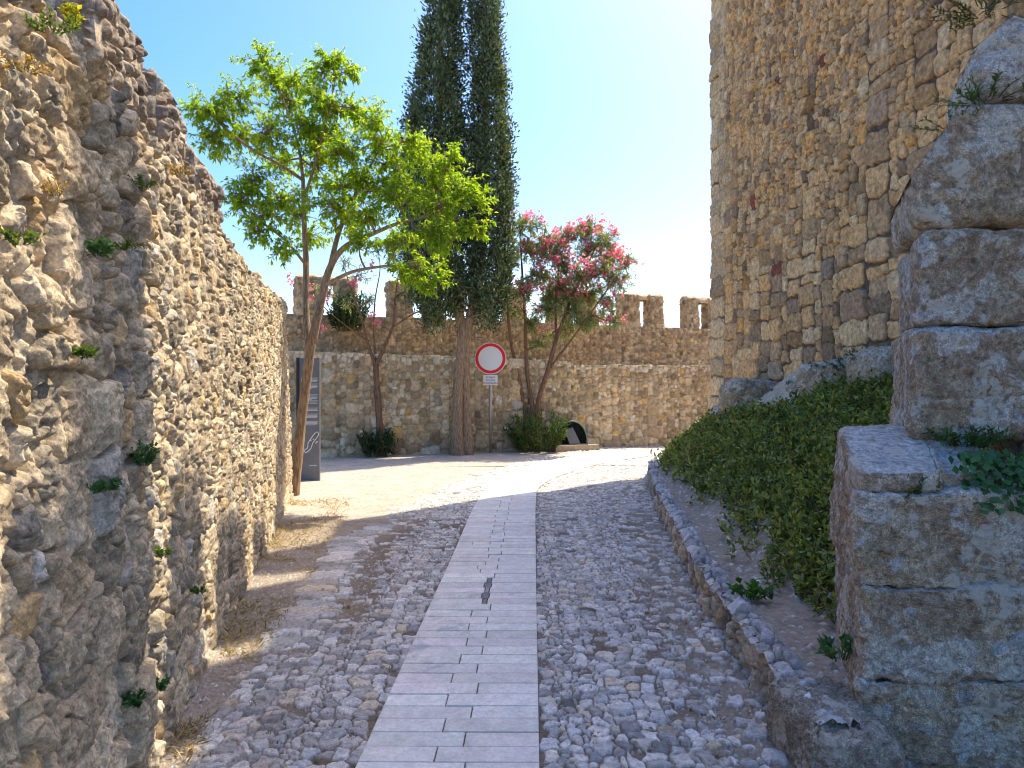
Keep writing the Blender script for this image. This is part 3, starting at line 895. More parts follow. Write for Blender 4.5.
# ------------------------------------------------------------------ paved path
mb = MB()
def arc(Pp):
    d = np.concatenate([[0], np.cumsum(np.linalg.norm(np.diff(Pp, axis=0), axis=1))]); return d
dm = arc((PL + PR) / 2)
nrow = int(dm[-1] / 0.152)
sr = np.linspace(0, 1, nrow + 1)
La = np.stack([np.interp(sr * dm[-1], dm, PL[:, k]) for k in (0, 1)], 1)
PRd = np.stack([np.interp(np.linspace(0, 1, 4000), np.linspace(0, 1, len(PR)), PR[:, k]) for k in (0, 1)], 1)
tl_ = np.gradient((La), axis=0); tl_ /= np.linalg.norm(tl_, axis=1, keepdims=True)
Ra = np.array([PRd[np.argmin(np.abs((PRd - La[i]) @ (tl_[i] + np.array([-0.02, 0]))) + 0.02 * np.linalg.norm(PRd - La[i], axis=1))] for i in range(len(La))])
g = 0.0035
for i in range(nrow):
    f0 = 0.5 + (0.07 if i % 2 else -0.09) + rs.normal() * 0.012
    cuts = [0, f0, 1] if rs.random() > 0.04 else [0, f0 - 0.22, f0, 1]
    if 34 <= i <= 38: cuts = [0, 0.485 - 0.02 * (i % 2), 0.53 + 0.01 * (i % 2), 1]
    w = np.linalg.norm(Ra[i] - La[i])
    for k_ in range(len(cuts) - 1):
        a, b = cuts[k_] + g / w, cuts[k_ + 1] - g / w
        q = [La[i] + (Ra[i] - La[i]) * a, La[i] + (Ra[i] - La[i]) * b, La[i + 1] + (Ra[i + 1] - La[i + 1]) * b, La[i + 1] + (Ra[i + 1] - La[i + 1]) * a]
        q = np.array(q)
        dv = (q[3] - q[0]) / np.linalg.norm(q[3] - q[0]) * g
        q[:2] += dv; q[2:] -= dv
        cen = q.mean(0)
        dz = rs.normal() * 0.0012
        tl = rs.normal(size=2) * 0.002
        inn = cen + (q - cen) * (1 - 0.004 / (np.linalg.norm(q - cen, axis=1, keepdims=True) * 0.7))
        zt = 0.012 + dz + (q - cen) @ tl
        top = np.column_stack([inn, zt]); rim = np.column_stack([q, zt - 0.003]); bot = np.column_stack([q, np.full(4, -0.05)])
        c0 = np.array([0.74, 0.695, 0.61]) * (1 + rs.normal() * 0.07) * (1 + rs.normal(size=3) * 0.012)
        if 34 <= i <= 38 and k_ == 1: c0 = np.array([0.22, 0.205, 0.185]) if i != 36 else np.array([0.34, 0.33, 0.30])
        V_ = np.vstack([top, rim, bot])
        Q_ = [[0, 1, 2, 3]]
        for e_ in range(4):
            n_ = (e_ + 1) % 4
            Q_ += [[4 + e_, 4 + n_, n_, e_], [8 + e_, 8 + n_, 4 + n_, 4 + e_]]
        mb.add(V_, Q_, C=c0)
tag(mb.build('paved_path', M_PAVER, smooth=False), kind='structure')
mb = MB()
mb.add(np.concatenate([np.column_stack([La, np.full(len(La), -0.004)]), np.column_stack([Ra, np.full(len(Ra), -0.004)])]),
       [[i, i + len(La), i + 1 + len(La), i + 1] for i in range(nrow)], C=(0.17, 0.15, 0.12))
tag(mb.build('path_bed', M_COBBLE), kind='structure')

# ================================================================== KERB (low stone edging)
kc = spline(np.column_stack([np.append(1.235, KX[2:]), np.append(2.93, KY[2:])]), 300)
ka = arc(kc)
kt = np.gradient(kc, axis=0); kt /= np.linalg.norm(kt, axis=1, keepdims=True)
kn = np.column_stack([-kt[:, 1], kt[:, 0]])           # towards the lane


def k3(u, w, z):
    return np.stack([np.interp(u, ka, kc[:, 0]) + np.interp(u, ka, kn[:, 0]) * w, np.interp(u, ka, kc[:, 1]) + np.interp(u, ka, kn[:, 1]) * w, z + 0 * u], -1)


KH = 0.26
KLEN = ka[-1]
rs = np.random.default_rng(51)
kerb = thing('stone_kerb', 'low rough kerb of upright grey stones holding back the planted bank', 'kerb', (kc[0][0], kc[0][1], 0))
mb = MB()
us = adapt(0, KLEN, lambda u: float(np.clip(0.0045 * ((u + 2) / 3.0) ** 1.3, 0.005, 0.02)))
fs = lambda u, v, r: (r.uniform(.05, .14), r.uniform(.08, .2))
Sf = make_sites(skyline(-.05, KLEN + .05, -.05, KH + .03, fs, 0.012, rs, 3.0), rs, 0.97, 0.12, 0.08, (0.5, 1.0))
St = make_sites(skyline(-.05, KLEN + .05, -.02, 0.26, lambda u, v, r: (r.uniform(.06, .17), r.uniform(.05, .12)), 0.012, rs), rs, 1.0, 0.25, 0.15, (0.4, 1.0))
P_k = dict(palette=[((0.48, 0.41, 0.31), 4), ((0.38, 0.32, 0.24), 3), ((0.52, 0.40, 0.26), 1.5), ((0.30, 0.26, 0.21), 1.5)], mortar=(0.17, 0.14, 0.11), bevel=0.014, gap=0.001, slack=0.025, depth=0.032, hvar=0.012,
           tilt=0.12, chisel=0.014, crack=0.008, crackf=12.0, rough=0.020, rf=18, facet=0.014, ff=14, mort=0.012, warp=0.03, warpf=9, bulge=0.03, chip=0.5, seed=17, vary=0.18)
topw = lambda U: KH + 0.03 * fbm(U, 0 * U + 9, None, 2, 9.0) + 0.08 * fbm(U, 0 * U + 3, None, 3, 2.6) - 0.02
wall_mesh(mb, [(us, np.linspace(-0.08, KH, 60), lambda U, V, h: k3(U, h - 0.03, np.where(V > 0, V * topw(U) / KH, V)), Sf, P_k, '', np.random.default_rng(52)),
               (us, np.linspace(0, 0.15, 36), lambda U, V, h: k3(U, -0.0 - V + 0.02 * np.clip(1 - V / .03, 0, 1), topw(U) + 0.8 * h * np.clip(V / 0.03, 0.1, 1) * np.clip((0.15 - V) / 0.04, 0, 1) - 0.012), St, dict(P_k, seed=18, palette=[((0.48, 0.46, 0.43), 4), ((0.40, 0.38, 0.35), 3)]), '', np.random.default_rng(53))], lambda X: X)
mb.build('edging_stones', M_COBBLE, kerb)

# ================================================================== PLANTED BANK
FY = np.array([2.0, 6.5, 8.5, 10.8, 12.5, 14.0, 15.0, 16.0])
FZ = np.array([1.7, 2.0, 2.02, 1.80, 1.35, 0.85, 0.4, 0.0])


def bank_z(x, y):
    x0 = kx(y) + 0.16
    x1 = np.where(y < 14.1, 3.8 + 0.121 * (14.1 - y), 3.8 + (y - 14.1) * 2.0)
    s = np.clip((x - x0) / np.maximum(x1 - x0, 0.2), 0, 1.3)
    f = np.interp(y, FY, FZ)
    base = np.interp(y, [12.8, 14.5], [0.23, 0.02])
    flat = np.interp(y, [3, 6], [0.18, 0.06])
    s2 = np.clip((s - flat) / (1 - flat), 0, 1.3)
    return base + (f - base) * s2 ** 1.05 + (0.05 + 0.12 * sstep(0.45, 0.8, s)) * fbm(x, y, None, 5, 1.8, 0.58) * np.clip(s * 4, 0, 1)


rs = np.random.default_rng(61)
ysb = adapt(3.24, 15.6, lambda y: float(np.clip(0.012 * y / 4, 0.008, 0.04)))
nb = 300
x0 = kx(ysb) + 0.1
x1 = np.where(ysb < 14.1, 3.8 + 0.121 * (14.1 - ysb) + 0.06, 5.0)
X = x0[:, None] + (x1 - x0)[:, None] * np.linspace(0, 1, nb)[None, :]; Y = np.repeat(ysb[:, None], nb, 1)
Sb = make_sites(skyline(1.0, 5.3, 2.0, 15.8, lambda u, v, r: (r.uniform(.03, .11), r.uniform(.03, .09)), 0.02, rs), rs, 0.95, 0.6, 0.2, (0, 0.4))
bk = lambda u, v: sstep(0.45, 0.75, (u - kx(v) - .16) / np.maximum(3.8 + 0.121 * (14.1 - v) - kx(v) - .16, .3) + 0.12 * fbm(u, v, np.full_like(u, 5), 3, 1.5))
P_b = dict(mortar2=((0.50, 0.39, 0.25), bk), palette=PAL_COB, mortar=(0.33, 0.265, 0.195), bevel=0.014, gap=0.003, slack=0.012, depth=0.014, hvar=0.006, tilt=0.15, rough=0.008, rf=16, facet=0.005, mort=0.012, mf=12,
           warp=0.02, warpf=9, bulge=0.02, chip=0.5, seed=19, vary=0.2)
h, C, Mk = masonry(X, Y, Sb, P_b, np.random.default_rng(62), None, rs.random(Sb['n']) < 0.2)
mb = MB()
mb.add(np.stack([X, Y, bank_z(X, Y) + h - 0.01], -1), grid_quads(len(ysb), nb), C=C, M=Mk)
tag(mb.build('earth_bank', M_COBBLE), kind='structure')
print('bank', round(time.time() - T0, 1))

# ================================================================== ROCKS AND BLOCKS
def rock_into(mb, lo, hi, seed, res=70, power=7.0, amp=0.05, f=2.2, cut=None, colfn=None, strata=0.0):
    """a weathered block: rounded box with broken, pitted faces"""
    lo = np.array(lo, float); hi = np.array(hi, float); c = (lo + hi) / 2; hs = (hi - lo) / 2
    s = np.linspace(-1, 1, res)
    A, B = np.meshgrid(s, s)
    one = np.ones_like(A)
    for (D, fl) in ((np.stack([A, -one, B], -1), 0), (np.stack([A, one, B], -1), 1), (np.stack([-one, A, B], -1), 1), (np.stack([one, A, B], -1), 0),
                    (np.stack([A, B, one], -1), 0), (np.stack([A, B, -one], -1), 1)):
        if res > 100 and (D[..., 1].min() > 0.9 or D[..., 0].min() > 0.9 or D[..., 2].max() < -0.9): D = D[::4, ::4]
        r = (np.abs(D) ** power).sum(-1) ** (-1 / power)
        P = D * r[..., None] * hs + c
        nrm = np.sign(D) * np.abs(D * r[..., None]) ** (power - 1) / hs
        nrm /= np.linalg.norm(nrm, axis=-1, keepdims=True) + 1e-9
        x, y, z = P[..., 0] + seed * 3.7, P[..., 1] + seed * 1.3, P[..., 2]
        d = amp * fbm(x, y, z, 7, f, 0.62) + 0.4 * amp * fbm(x, y, z, 4, f * 2.5, 0.6, True) - 0.2 * amp
        pit = fbm(x, y, z, 3, 13.0)
        d = d - 0.5 * amp * sstep(0.32, 0.62, pit)
        if strata: d = d + strata * fbm(x * 0.5, y * 0.5, z * 5 + x * 0.8, 4, 2.6, 0.6)
        P = P + nrm * d[..., None]
        if cut is not None: P = cut(P)
        mb.add(P, grid_quads(P.shape[0], P.shape[1], 0, bool(fl)), C=colfn(P, nrm, seed))


def block_cols(P, nrm, seed):
    x, y, z = P[..., 0] + seed * 0.7, P[..., 1], P[..., 2]
    big = fbm(x, y, z, 5, 1.9, 0.62)
    mid = fbm(x + 40, y, z, 5, 5.0, 0.66)
    wh = fbm(x + 80, y, z, 6, 3.4, 0.62)
    fine = fbm(x + 11, y, z, 3, 34.0, 0.7)
    C = np.zeros(P.shape) + np.array([0.74, 0.585, 0.40])
    def mixc(C, col, k): return C + (np.array(col) - C) * k[..., None]
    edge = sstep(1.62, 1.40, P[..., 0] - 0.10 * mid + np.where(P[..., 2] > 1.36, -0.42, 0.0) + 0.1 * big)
    C = mixc(C, (0.40, 0.285, 0.16), sstep(0.0, 0.35, -big + 0.4 * mid) * 0.75)
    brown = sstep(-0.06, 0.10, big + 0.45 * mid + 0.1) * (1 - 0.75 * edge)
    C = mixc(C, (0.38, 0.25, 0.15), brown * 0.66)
    C = mixc(C, (0.50, 0.38, 0.25), sstep(0.0, 0.25, fine) * brown * 0.8)
    C = mixc(C, (0.07, 0.06, 0.055), sstep(0.2, 0.4, -fine) * 0.45)
    C = mixc(C, (0.50, 0.36, 0.18), edge * sstep(0.1, 0.4, -mid) * 0.7)
    C = mixc(C, (0.78, 0.71, 0.59), np.clip(sstep(0.04, 0.12, wh + 0.25 * mid), 0, 1) * 0.85)
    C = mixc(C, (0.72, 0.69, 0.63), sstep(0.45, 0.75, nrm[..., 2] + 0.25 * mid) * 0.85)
    C = mixc(C, (0.55, 0.55, 0.53), sstep(0.30, 0.38, fbm(x + 7, y + 3, z, 2, 9.0)) * 0.8)
    C = mixc(C, (0.48, 0.33, 0.10), sstep(0.46, 0.54, fbm(x + 17, y + 13, z, 2, 12.0)) * 0.7)
    if seed == 10: C = mixc(C, (0.74, 0.71, 0.66), sstep(-0.35, 0.1, mid + 0.3 * big) * 0.8)  # topmost block whitened in its colour to stand for skylight on it
    return np.clip(C, 0.02, 0.8)


ruin = thing('ruined_pier', 'broken pier of big weathered lichen-spotted blocks at the edge of the bank', 'ruin', (2.0, 3.6, 0))
BL = [((1.405, 3.10, -0.25), (2.9, 4.2, 0.352), 1, 201), ((1.415, 3.09, 0.345), (2.9, 4.2, 0.752), 2, 201), ((1.40, 3.11, 0.735), (2.9, 4.2, 1.142), 3, 201),
      ((1.40, 3.13, 1.10), (1.84, 4.1, 1.385), 4, 111), ((1.72, 3.20, 1.08), (2.03, 3.9, 1.36), 5, 111), ((2.25, 3.45, 1.1), (2.9, 4.2, 1.37), 6, 60),
      ((1.82, 3.5, 1.33), (3.0, 4.5, 1.875), 7, 151), ((1.865, 3.53, 1.885), (3.0, 4.5, 2.34), 8, 151), ((1.83, 3.49, 2.355), (3.0, 4.5, 2.93), 9, 151), ((2.12, 3.46, 2.955), (3.0, 4.4, 3.36), 10, 121)]
m_ = MB()
rock_into(m_, (1.175, 2.86, -0.12), (1.53, 3.45, 0.25), 91, 110, 6.0, 0.06, 5.0, None, lambda P, n_, sd: np.zeros(P.shape) + np.array([0.50, 0.42, 0.32]) * (1 + 0.4 * fbm(P[..., 0], P[..., 1], P[..., 2], 4, 9.0))[..., None])
m_.build('end_stone', M_BLOCK, kerb)
for lo, hi, sd_, res in BL:
    lo = (lo[0] + (0.045 if sd_ < 7 else 0.075), lo[1], lo[2])
    m_ = MB()
    cut = None
    if sd_ == 9:
        def cut(P):
            P = P.copy(); lim = 2.60 + (P[..., 0] - 1.9) * 1.35 + 0.03 * fbm(P[..., 0], P[..., 1], P[..., 2], 3, 5.0)
            P[..., 2] = np.minimum(P[..., 2], lim); return P
    if sd_ == 4:
        def cut(P):
            P = P.copy(); lim = 1.22 + (P[..., 1] - 3.13) * 0.26 + 0.03 * fbm(P[..., 0], P[..., 1], P[..., 2], 4, 4.0)
            P[..., 2] = np.minimum(P[..., 2], lim); return P
    if sd_ == 5:
        def cut(P):
            P = P.copy(); lim = 1.20 + (P[..., 1] - 3.22) * 0.35 + (P[..., 0] - 1.74) * 0.12 + 0.03 * fbm(P[..., 0], P[..., 1], P[..., 2], 4, 4.0)
            P[..., 2] = np.minimum(P[..., 2], lim); return P
    if sd_ == 10:
        def cut(P):
            P = P.copy(); lim = 3.13 + (P[..., 0] - 2.12) * 0.8 - (P[..., 0] > 2.5) * (P[..., 0] - 2.5) * 0.55
            P[..., 2] = np.minimum(P[..., 2], lim + 0.03 * fbm(P[..., 0], P[..., 1], P[..., 2], 3, 5.0)); return P
    cut0 = cut
    def cut(P, cut0=cut0, sd_=sd_, lo=lo):
        if cut0 is not None: P = cut0(P)
        P = P.copy(); k_ = 0.34 if sd_ < 7 else 0.40
        P[..., 0] += (P[..., 1] - (3.1 if sd_ < 7 else 3.5)) * k_
        return P
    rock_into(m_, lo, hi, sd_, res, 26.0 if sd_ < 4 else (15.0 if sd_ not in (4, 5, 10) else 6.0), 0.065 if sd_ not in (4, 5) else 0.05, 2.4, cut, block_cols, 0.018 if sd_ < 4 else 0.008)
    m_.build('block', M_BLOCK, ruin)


def grey_cols(P, nrm, seed):
    x, y, z = P[..., 0] + seed, P[..., 1], P[..., 2]
    a = fbm(x, y, z, 5, 3.0, 0.62); b = fbm(x + 40, y, z, 4, 8.0, 0.6)
    C = np.zeros(P.shape) + np.array([0.54, 0.42, 0.26])
    C = C + (np.array([0.28, 0.22, 0.15]) - C) * sstep(0.0, 0.3, a)[..., None] * 0.8
    C = C + (np.array([0.64, 0.56, 0.43]) - C) * sstep(0.15, 0.35, b - a * 0.5 + 0.3 * nrm[..., 2])[..., None] * 0.75
    return C


# bedrock at the tower foot
for (px, py, Y_, sx, sy, sz, sd_, lab) in (
        (770, 398, 11.9, 0.75, 0.5, 0.40, 31, 'long brown bedrock outcrop at the tower foot near its corner'),
        (735, 408, 13.0, 0.38, 0.4, 0.22, 36, 'low brown rock lump right at the tower corner above the bushes'),
        (850, 376, 9.3, 0.55, 0.5, 0.34, 33, 'mossy grey bedrock hump under the blue-green plants beside the tower'),
        (903, 364, 8.2, 0.50, 0.45, 0.40, 34, 'pale rough bedrock heap between the tower and the ruined pier'),
        (812, 395, 10.2, 0.17, 0.16, 0.10, 32, 'smooth pale grey boulder lying among the bank plants'),
        (798, 404, 10.2, 0.14, 0.14, 0.08, 35, 'smaller flat grey stone beside the smooth pale boulder')):
    p = at(px, py, Y_)
    m_ = MB()
    zb = float(bank_z(np.array([p[0]]), np.array([p[1]]))[0])
    rock_into(m_, (p[0] - sx, p[1] - sy, min(zb, p[2]) - 0.3), (p[0] + sx, p[1] + sy, max(zb, p[2] - .1) + sz * 0.22), sd_, 80, 4.5, 0.09 * (sx / 0.5), 2.6 if sx > .2 else 5, None, grey_cols)
    tag(m_.build('boulder', M_BLOCK), lab, 'rock')
print('rocks', round(time.time() - T0, 1))

# ================================================================== FOLIAGE
def rand_dirs(n, rs):
    d = rs.normal(size=(n, 3)); return d / np.linalg.norm(d, axis=1, keepdims=True)


def norm(v): return v / (np.linalg.norm(v, axis=-1, keepdims=True) + 1e-9)


def leaves_into(mb, P, D, length, width, C, rs, up=None, fold=0.25, droop=0.0):
    """each leaf: two triangles folded along the midrib, pointing along D from P"""
    n = len(P)
    length = np.broadcast_to(np.asarray(length, float), (n,)); width = np.broadcast_to(np.asarray(width, float), (n,))
    D = norm(D)
    ref = rand_dirs(n, rs) if up is None else norm(np.broadcast_to(up, (n, 3)) + 0.5 * rand_dirs(n, rs))
    S_ = norm(np.cross(D, ref)); N_ = np.cross(S_, D)
    b = P; t = P + D * length[:, None] - np.array([0, 0, 1]) * (droop * length)[:, None]
    m_ = P + D * (length * 0.45)[:, None]
    l = m_ + S_ * (width / 2)[:, None] + N_ * (fold * width)[:, None]; r = m_ - S_ * (width / 2)[:, None] + N_ * (fold * width)[:, None]
    V = np.stack([b, r, t, l], 1).reshape(-1, 3)
    i = np.arange(n)[:, None] * 4
    T = np.concatenate([i + np.array([[0, 1, 2]]), i + np.array([[0, 2, 3]])])
    mb.add(V, T=T, C=np.repeat(np.asarray(C), 4, 0))


def leaf_cols(n, rs, base, vary=0.2, alt=None, altp=0.0):
    c = np.tile(np.array(base, float), (n, 1))
    if alt is not None:
        k = rs.random(n) < altp; c[k] = alt
    return np.clip(c * (1 + rs.normal(size=(n, 1)) * vary) * (1 + rs.normal(size=(n, 3)) * 0.06), 0.004, 0.7)


def branch(p0, p1, n, rs, sag=0.06):
    p0 = np.array(p0); p1 = np.array(p1); L = np.linalg.norm(p1 - p0)
    t = np.linspace(0, 1, n)[:, None]
    mid = rs.normal(size=3) * L * sag
    return p0 + (p1 - p0) * t + np.sin(t * PI) * mid + rs.normal(size=(n, 3)) * L * 0.012 * np.sin(t * PI)


def twig_crown(mbT, mbL, nodes, clusters, rs, per, leaf, width, colfn, depthk=0.8, twig_r=0.006, leaf_per_twig=14, twig_c=None, droop=0.1, spread=0.5):
    """clusters: centres (x,y,z) and radius; twigs fan out from a limb to each cluster and leaves sit along the twigs"""
    for (c, r) in clusters:
        c = np.array(c)
        d = np.linalg.norm(nodes[:, :3] - c, axis=1) + 0.5 * np.maximum(0, nodes[:, 2] - c[2])
        i = int(np.argmin(d)); st = nodes[i, :3]; sr = min(nodes[i, 3] * 0.75, 0.03)
        limb = branch(st, c, 6, rs, 0.08)
        mbT.tube(limb, np.linspace(sr, 0.009, 6), 6)
        nt = max(3, int(per * r * r))
        for k in range(nt):
            q = rand_dirs(1, rs)[0] * r * rs.random() ** 0.42
            q[2] = q[2] * 0.8
            e = c + q
            s0 = limb[rs.integers(3, 6)]
            L = np.linalg.norm(e - s0)
            tw = branch(s0, e, 5, rs, 0.1)
            mbT.tube(tw, np.linspace(twig_r, 0.002, 5), 4, cap=False)
            m = leaf_per_twig
            t = rs.uniform(0.35, 1.02, m)
            base = np.stack([np.interp(t, np.linspace(0, 1, 5), tw[:, j]) for j in range(3)], 1)
            ax = norm(tw[-1] - tw[0])
            D = norm(ax * 0.7 + rand_dirs(m, rs) * 0.9 + np.array([0, 0, 0.15 - droop]))
            leaves_into(mbL, base + rand_dirs(m, rs) * 0.02, D, rs.uniform(0.7, 1.2, m) * leaf, rs.uniform(0.8, 1.2, m) * width, colfn(m, rs), rs, up=np.array([0, 0, 1.0]), droop=droop)


def limb_nodes(mb, pts, radii, sides=10, n=40, wob=0.12, seed=0):
    P = spline(pts, n); R = np.interp(np.linspace(0, 1, n), np.linspace(0, 1, len(radii)), radii)
    mb.tube(P, R, sides, wob=wob, seed=seed)
    return np.column_stack([P, R])


# ---------------- bright broadleaf tree at the end of the left wall
rs = np.random.default_rng(71)
TY = 10.75
base = at(292, 494, TY); base[2] = 0
tree = thing('broadleaf_tree', 'slender leaning tree with airy bright yellow-green crown at the end of the rubble wall', 'tree', tuple(base))
mbT = MB(); mbL = MB()
J = lambda px, py, dy=0.0: at(px, py, TY + dy)
n_ = []
b0 = base + np.array([0, 0, -0.1])
n_.append(limb_nodes(mbT, [b0, J(296, 470), J(301, 425, .02), J(307, 375, .03), J(312, 340)], [0.105, 0.082, 0.075, 0.07, 0.066], 12, 44, 0.3, 1))
n_.append(limb_nodes(mbT, [J(309, 352), J(306, 310, .1), J(306, 265, .15), J(304, 220, .2), J(303, 178, .2)], [0.055, 0.05, 0.045, 0.036, 0.028], 8, 30, 0.15, 2))
n_.append(limb_nodes(mbT, [J(312, 342), J(320, 305, -.05), J(330, 268, -.1), J(345, 247, -.15), J(372, 234, -.2), J(402, 222, -.25), J(440, 212, -.2)], [0.07, 0.06, 0.05, 0.042, 0.034, 0.025, 0.015], 8, 36, 0.15, 3))
n_.append(limb_nodes(mbT, [J(330, 268, -.1), J(338, 235, .1), J(350, 205, .25), J(368, 170, .3), J(385, 140, .3)], [0.042, 0.036, 0.028, 0.02, 0.012], 7, 24, 0.1, 4))
n_.append(limb_nodes(mbT, [J(303, 180, .2), J(280, 165, .0), J(250, 148, -.2), J(222, 125, -.3), J(200, 105, -.3)], [0.026, 0.022, 0.018, 0.013, 0.008], 7, 20, 0.1, 5))
n_.append(limb_nodes(mbT, [J(303, 180, .2), J(298, 145, .35), J(285, 105, .4), J(272, 70, .4)], [0.026, 0.02, 0.015, 0.008], 7, 20, 0.1, 6))
n_.append(limb_nodes(mbT, [J(304, 200, .2), J(316, 160, .1), J(328, 115, -.05), J(336, 75, -.1)], [0.024, 0.02, 0.015, 0.008], 7, 20, 0.1, 7))
n_.append(limb_nodes(mbT, [J(325, 285, -.1), J(352, 272, -.5), J(385, 266, -.9), J(418, 262, -1.2)], [0.03, 0.024, 0.017, 0.01], 7, 20, 0.1, 8))
n_.append(limb_nodes(mbT, [J(306, 265, .1), J(285, 240, -.4), J(262, 222, -.7), J(250, 205, -.8)], [0.024, 0.018, 0.013, 0.008], 7, 20, 0.1, 9))
nodes = np.vstack(n_)
mk = lambda L_: [(at(px, py, TY + dy), r * TY / F_PX) for px, py, r, dy in L_]
cl = mk([(258, 62, 24, .3), (276, 80, 28, .5), (246, 96, 26, -.1), (215, 112, 28, -.3), (196, 110, 18, -.4), (212, 140, 26, -.3), (242, 138, 26, .3), (270, 130, 28, -.5), (290, 100, 24, .6),
         (322, 72, 22, -.1), (333, 58, 18, -.2), (348, 74, 20, .2), (318, 98, 25, -.3), (340, 112, 26, .4), (362, 112, 22, .2), (312, 132, 28, .2), (345, 145, 28, -.4), (378, 140, 26, .3), (320, 165, 28, .6),
         (362, 178, 28, .1), (395, 165, 26, .3), (280, 160, 24, .5), (255, 178, 26, -.6), (240, 200, 24, -.7), (268, 210, 26, -.6), (290, 195, 22, -.8), (258, 232, 20, -.8),
         (330, 205, 26, -.5), (365, 210, 26, -.3), (400, 195, 26, -.2), (425, 150, 20, .2), (432, 170, 26, .0), (452, 160, 20, -.1), (462, 188, 24, -.2), (480, 200, 18, -.2), (440, 205, 26, -.3), (470, 225, 20, -.3), (482, 232, 12, -.3),
         (425, 235, 24, -.6), (450, 240, 18, -.5), (395, 240, 24, -.8), (418, 268, 22, -1.1), (440, 272, 16, -1.1), (402, 272, 18, -1.0), (300, 125, 24, -.1), (342, 188, 26, .4), (388, 188, 26, .1), (408, 142, 22, -.2), (350, 222, 22, .2), (326, 142, 24, .4), (300, 78, 22, .1), (375, 118, 22, -.1), (300, 215, 22, .3), (440, 190, 24, .2), (360, 240, 20, -.8), (310, 235, 20, .5), (285, 250, 18, -.6), (426, 285, 12, -1.2)])


def col_tree(m, r): return leaf_cols(m, r, (0.16, 0.27, 0.022), 0.2, (0.24, 0.31, 0.02), 0.3)


twig_crown(mbT, mbL, nodes, [(c_, r_ * 1.22) for c_, r_ in cl], rs, 205, 0.068, 0.028, col_tree, leaf_per_twig=20, droop=0.25)
mbT.build('trunk', M_BARK, tree)
mbL.build('crown', M_LEAF, tree, smooth=False)
print('tree leaves', len(mbL.V) and mbL.n // 4, round(time.time() - T0, 1))

# ---------------- twin cypress
rs = np.random.default_rng(81)
CY = 16.95
cb = at(462, 453, CY); cb[2] = 0
cyp = thing('cypress_tree', 'very tall dark green twin-stemmed cypress against the sky behind the road sign', 'tree', tuple(cb))
mbT = MB()
JC = lambda px, py, dy=0.0: at(px, py, CY + dy)
limb_nodes(mbT, [cb + [-0.1, 0, -.1], JC(458, 420), JC(459, 380), JC(462, 330), JC(452, 290), JC(442, 240, -.1), JC(440, 100, -.1), JC(444, -150)], [0.22, 0.14, 0.125, 0.12, 0.10, 0.09, 0.08, 0.03], 14, 60, 0.35, 3)
limb_nodes(mbT, [cb + [0.15, -.02, -.1], JC(467, 420), JC(466, 380), JC(468, 330), JC(478, 280), JC(486, 200), JC(484, 50), JC(482, -150)], [0.13, 0.095, 0.095, 0.10, 0.10, 0.09, 0.07, 0.03], 12, 60, 0.35, 5)
for q in range(16):
    a0 = JC(464 + rs.normal() * 3, rs.uniform(300, 345)); e = a0 + np.array([rs.normal() * .5, rs.normal() * .4, rs.uniform(-.1, .5)])
    mbT.tube(branch(a0, e, 6, rs, .12), np.linspace(.03, .008, 6), 5)
mbT.build('trunk', M_BARK_CYP, cyp)


def cypress_crown(axis, prof, n, seed, ntuft):
    """axis: list of (px, py); prof: (py, half width px); a dense column of upward sprays gathered in tufts"""
    r = np.random.default_rng(seed)
    m_ = MB()
    ay = np.array([a[1] for a in axis], float); ax_ = np.array([a[0] for a in axis], float)
    py_ = np.array([p[0] for p in prof], float); pw = np.array([p[1] for p in prof], float)
    o = np.argsort(ay); ay, ax_ = ay[o], ax_[o]; o = np.argsort(py_); py_, pw = py_[o], pw[o]
    y = r.uniform(py_[0], py_[-1], ntuft * 3)
    wv = np.interp(y, py_, pw)
    y = y[r.random(len(y)) < wv / pw.max()][:ntuft]
    nt = len(y)
    w = np.interp(y, py_, pw) * CY / F_PX
    th = r.uniform(0, 2 * PI, nt)
    ph = y * 0.09
    lump = 1 + 0.42 * fbm(np.cos(th) * 2.0 + seed, np.sin(th) * 2.0, ph, 2, 1.0)
    rad = w * lump * np.sqrt(r.uniform(0.22, 1.0, nt))
    cxy = np.interp(y, ay, ax_)
    c = np.stack([(cxy - 512) / F_PX * CY + rad * np.cos(th), CY + rad * np.sin(th), CAM_H + (384 - y) / F_PX * CY], 1)
    k = n // nt
    cc = np.repeat(c, k, 0); out = np.repeat(np.stack([np.cos(th), np.sin(th), 0 * th], 1), k, 0)
    N_ = len(cc)
    P = cc + r.normal(size=(N_, 3)) * np.array([0.075, 0.075, 0.15])
    D = norm(np.array([0, 0, 0.8]) + 0.6 * out + 0.85 * rand_dirs(N_, r))
    tone = np.repeat(np.clip(r.normal(size=nt) * 0.38, -.7, 1.2), k)
    C = leaf_cols(N_, r, (0.115, 0.165, 0.080), 0.28) * (1 + tone)[:, None]
    k2 = np.repeat(r.random(nt) < 0.08, k); C[k2] = C[k2] * np.array([1.7, 1.6, 1.0])
    leaves_into(m_, P, D, r.uniform(0.06, 0.13, N_), r.uniform(0.03, 0.055, N_), np.clip(C, 0.008, 0.3), r, fold=0.3)
    return m_


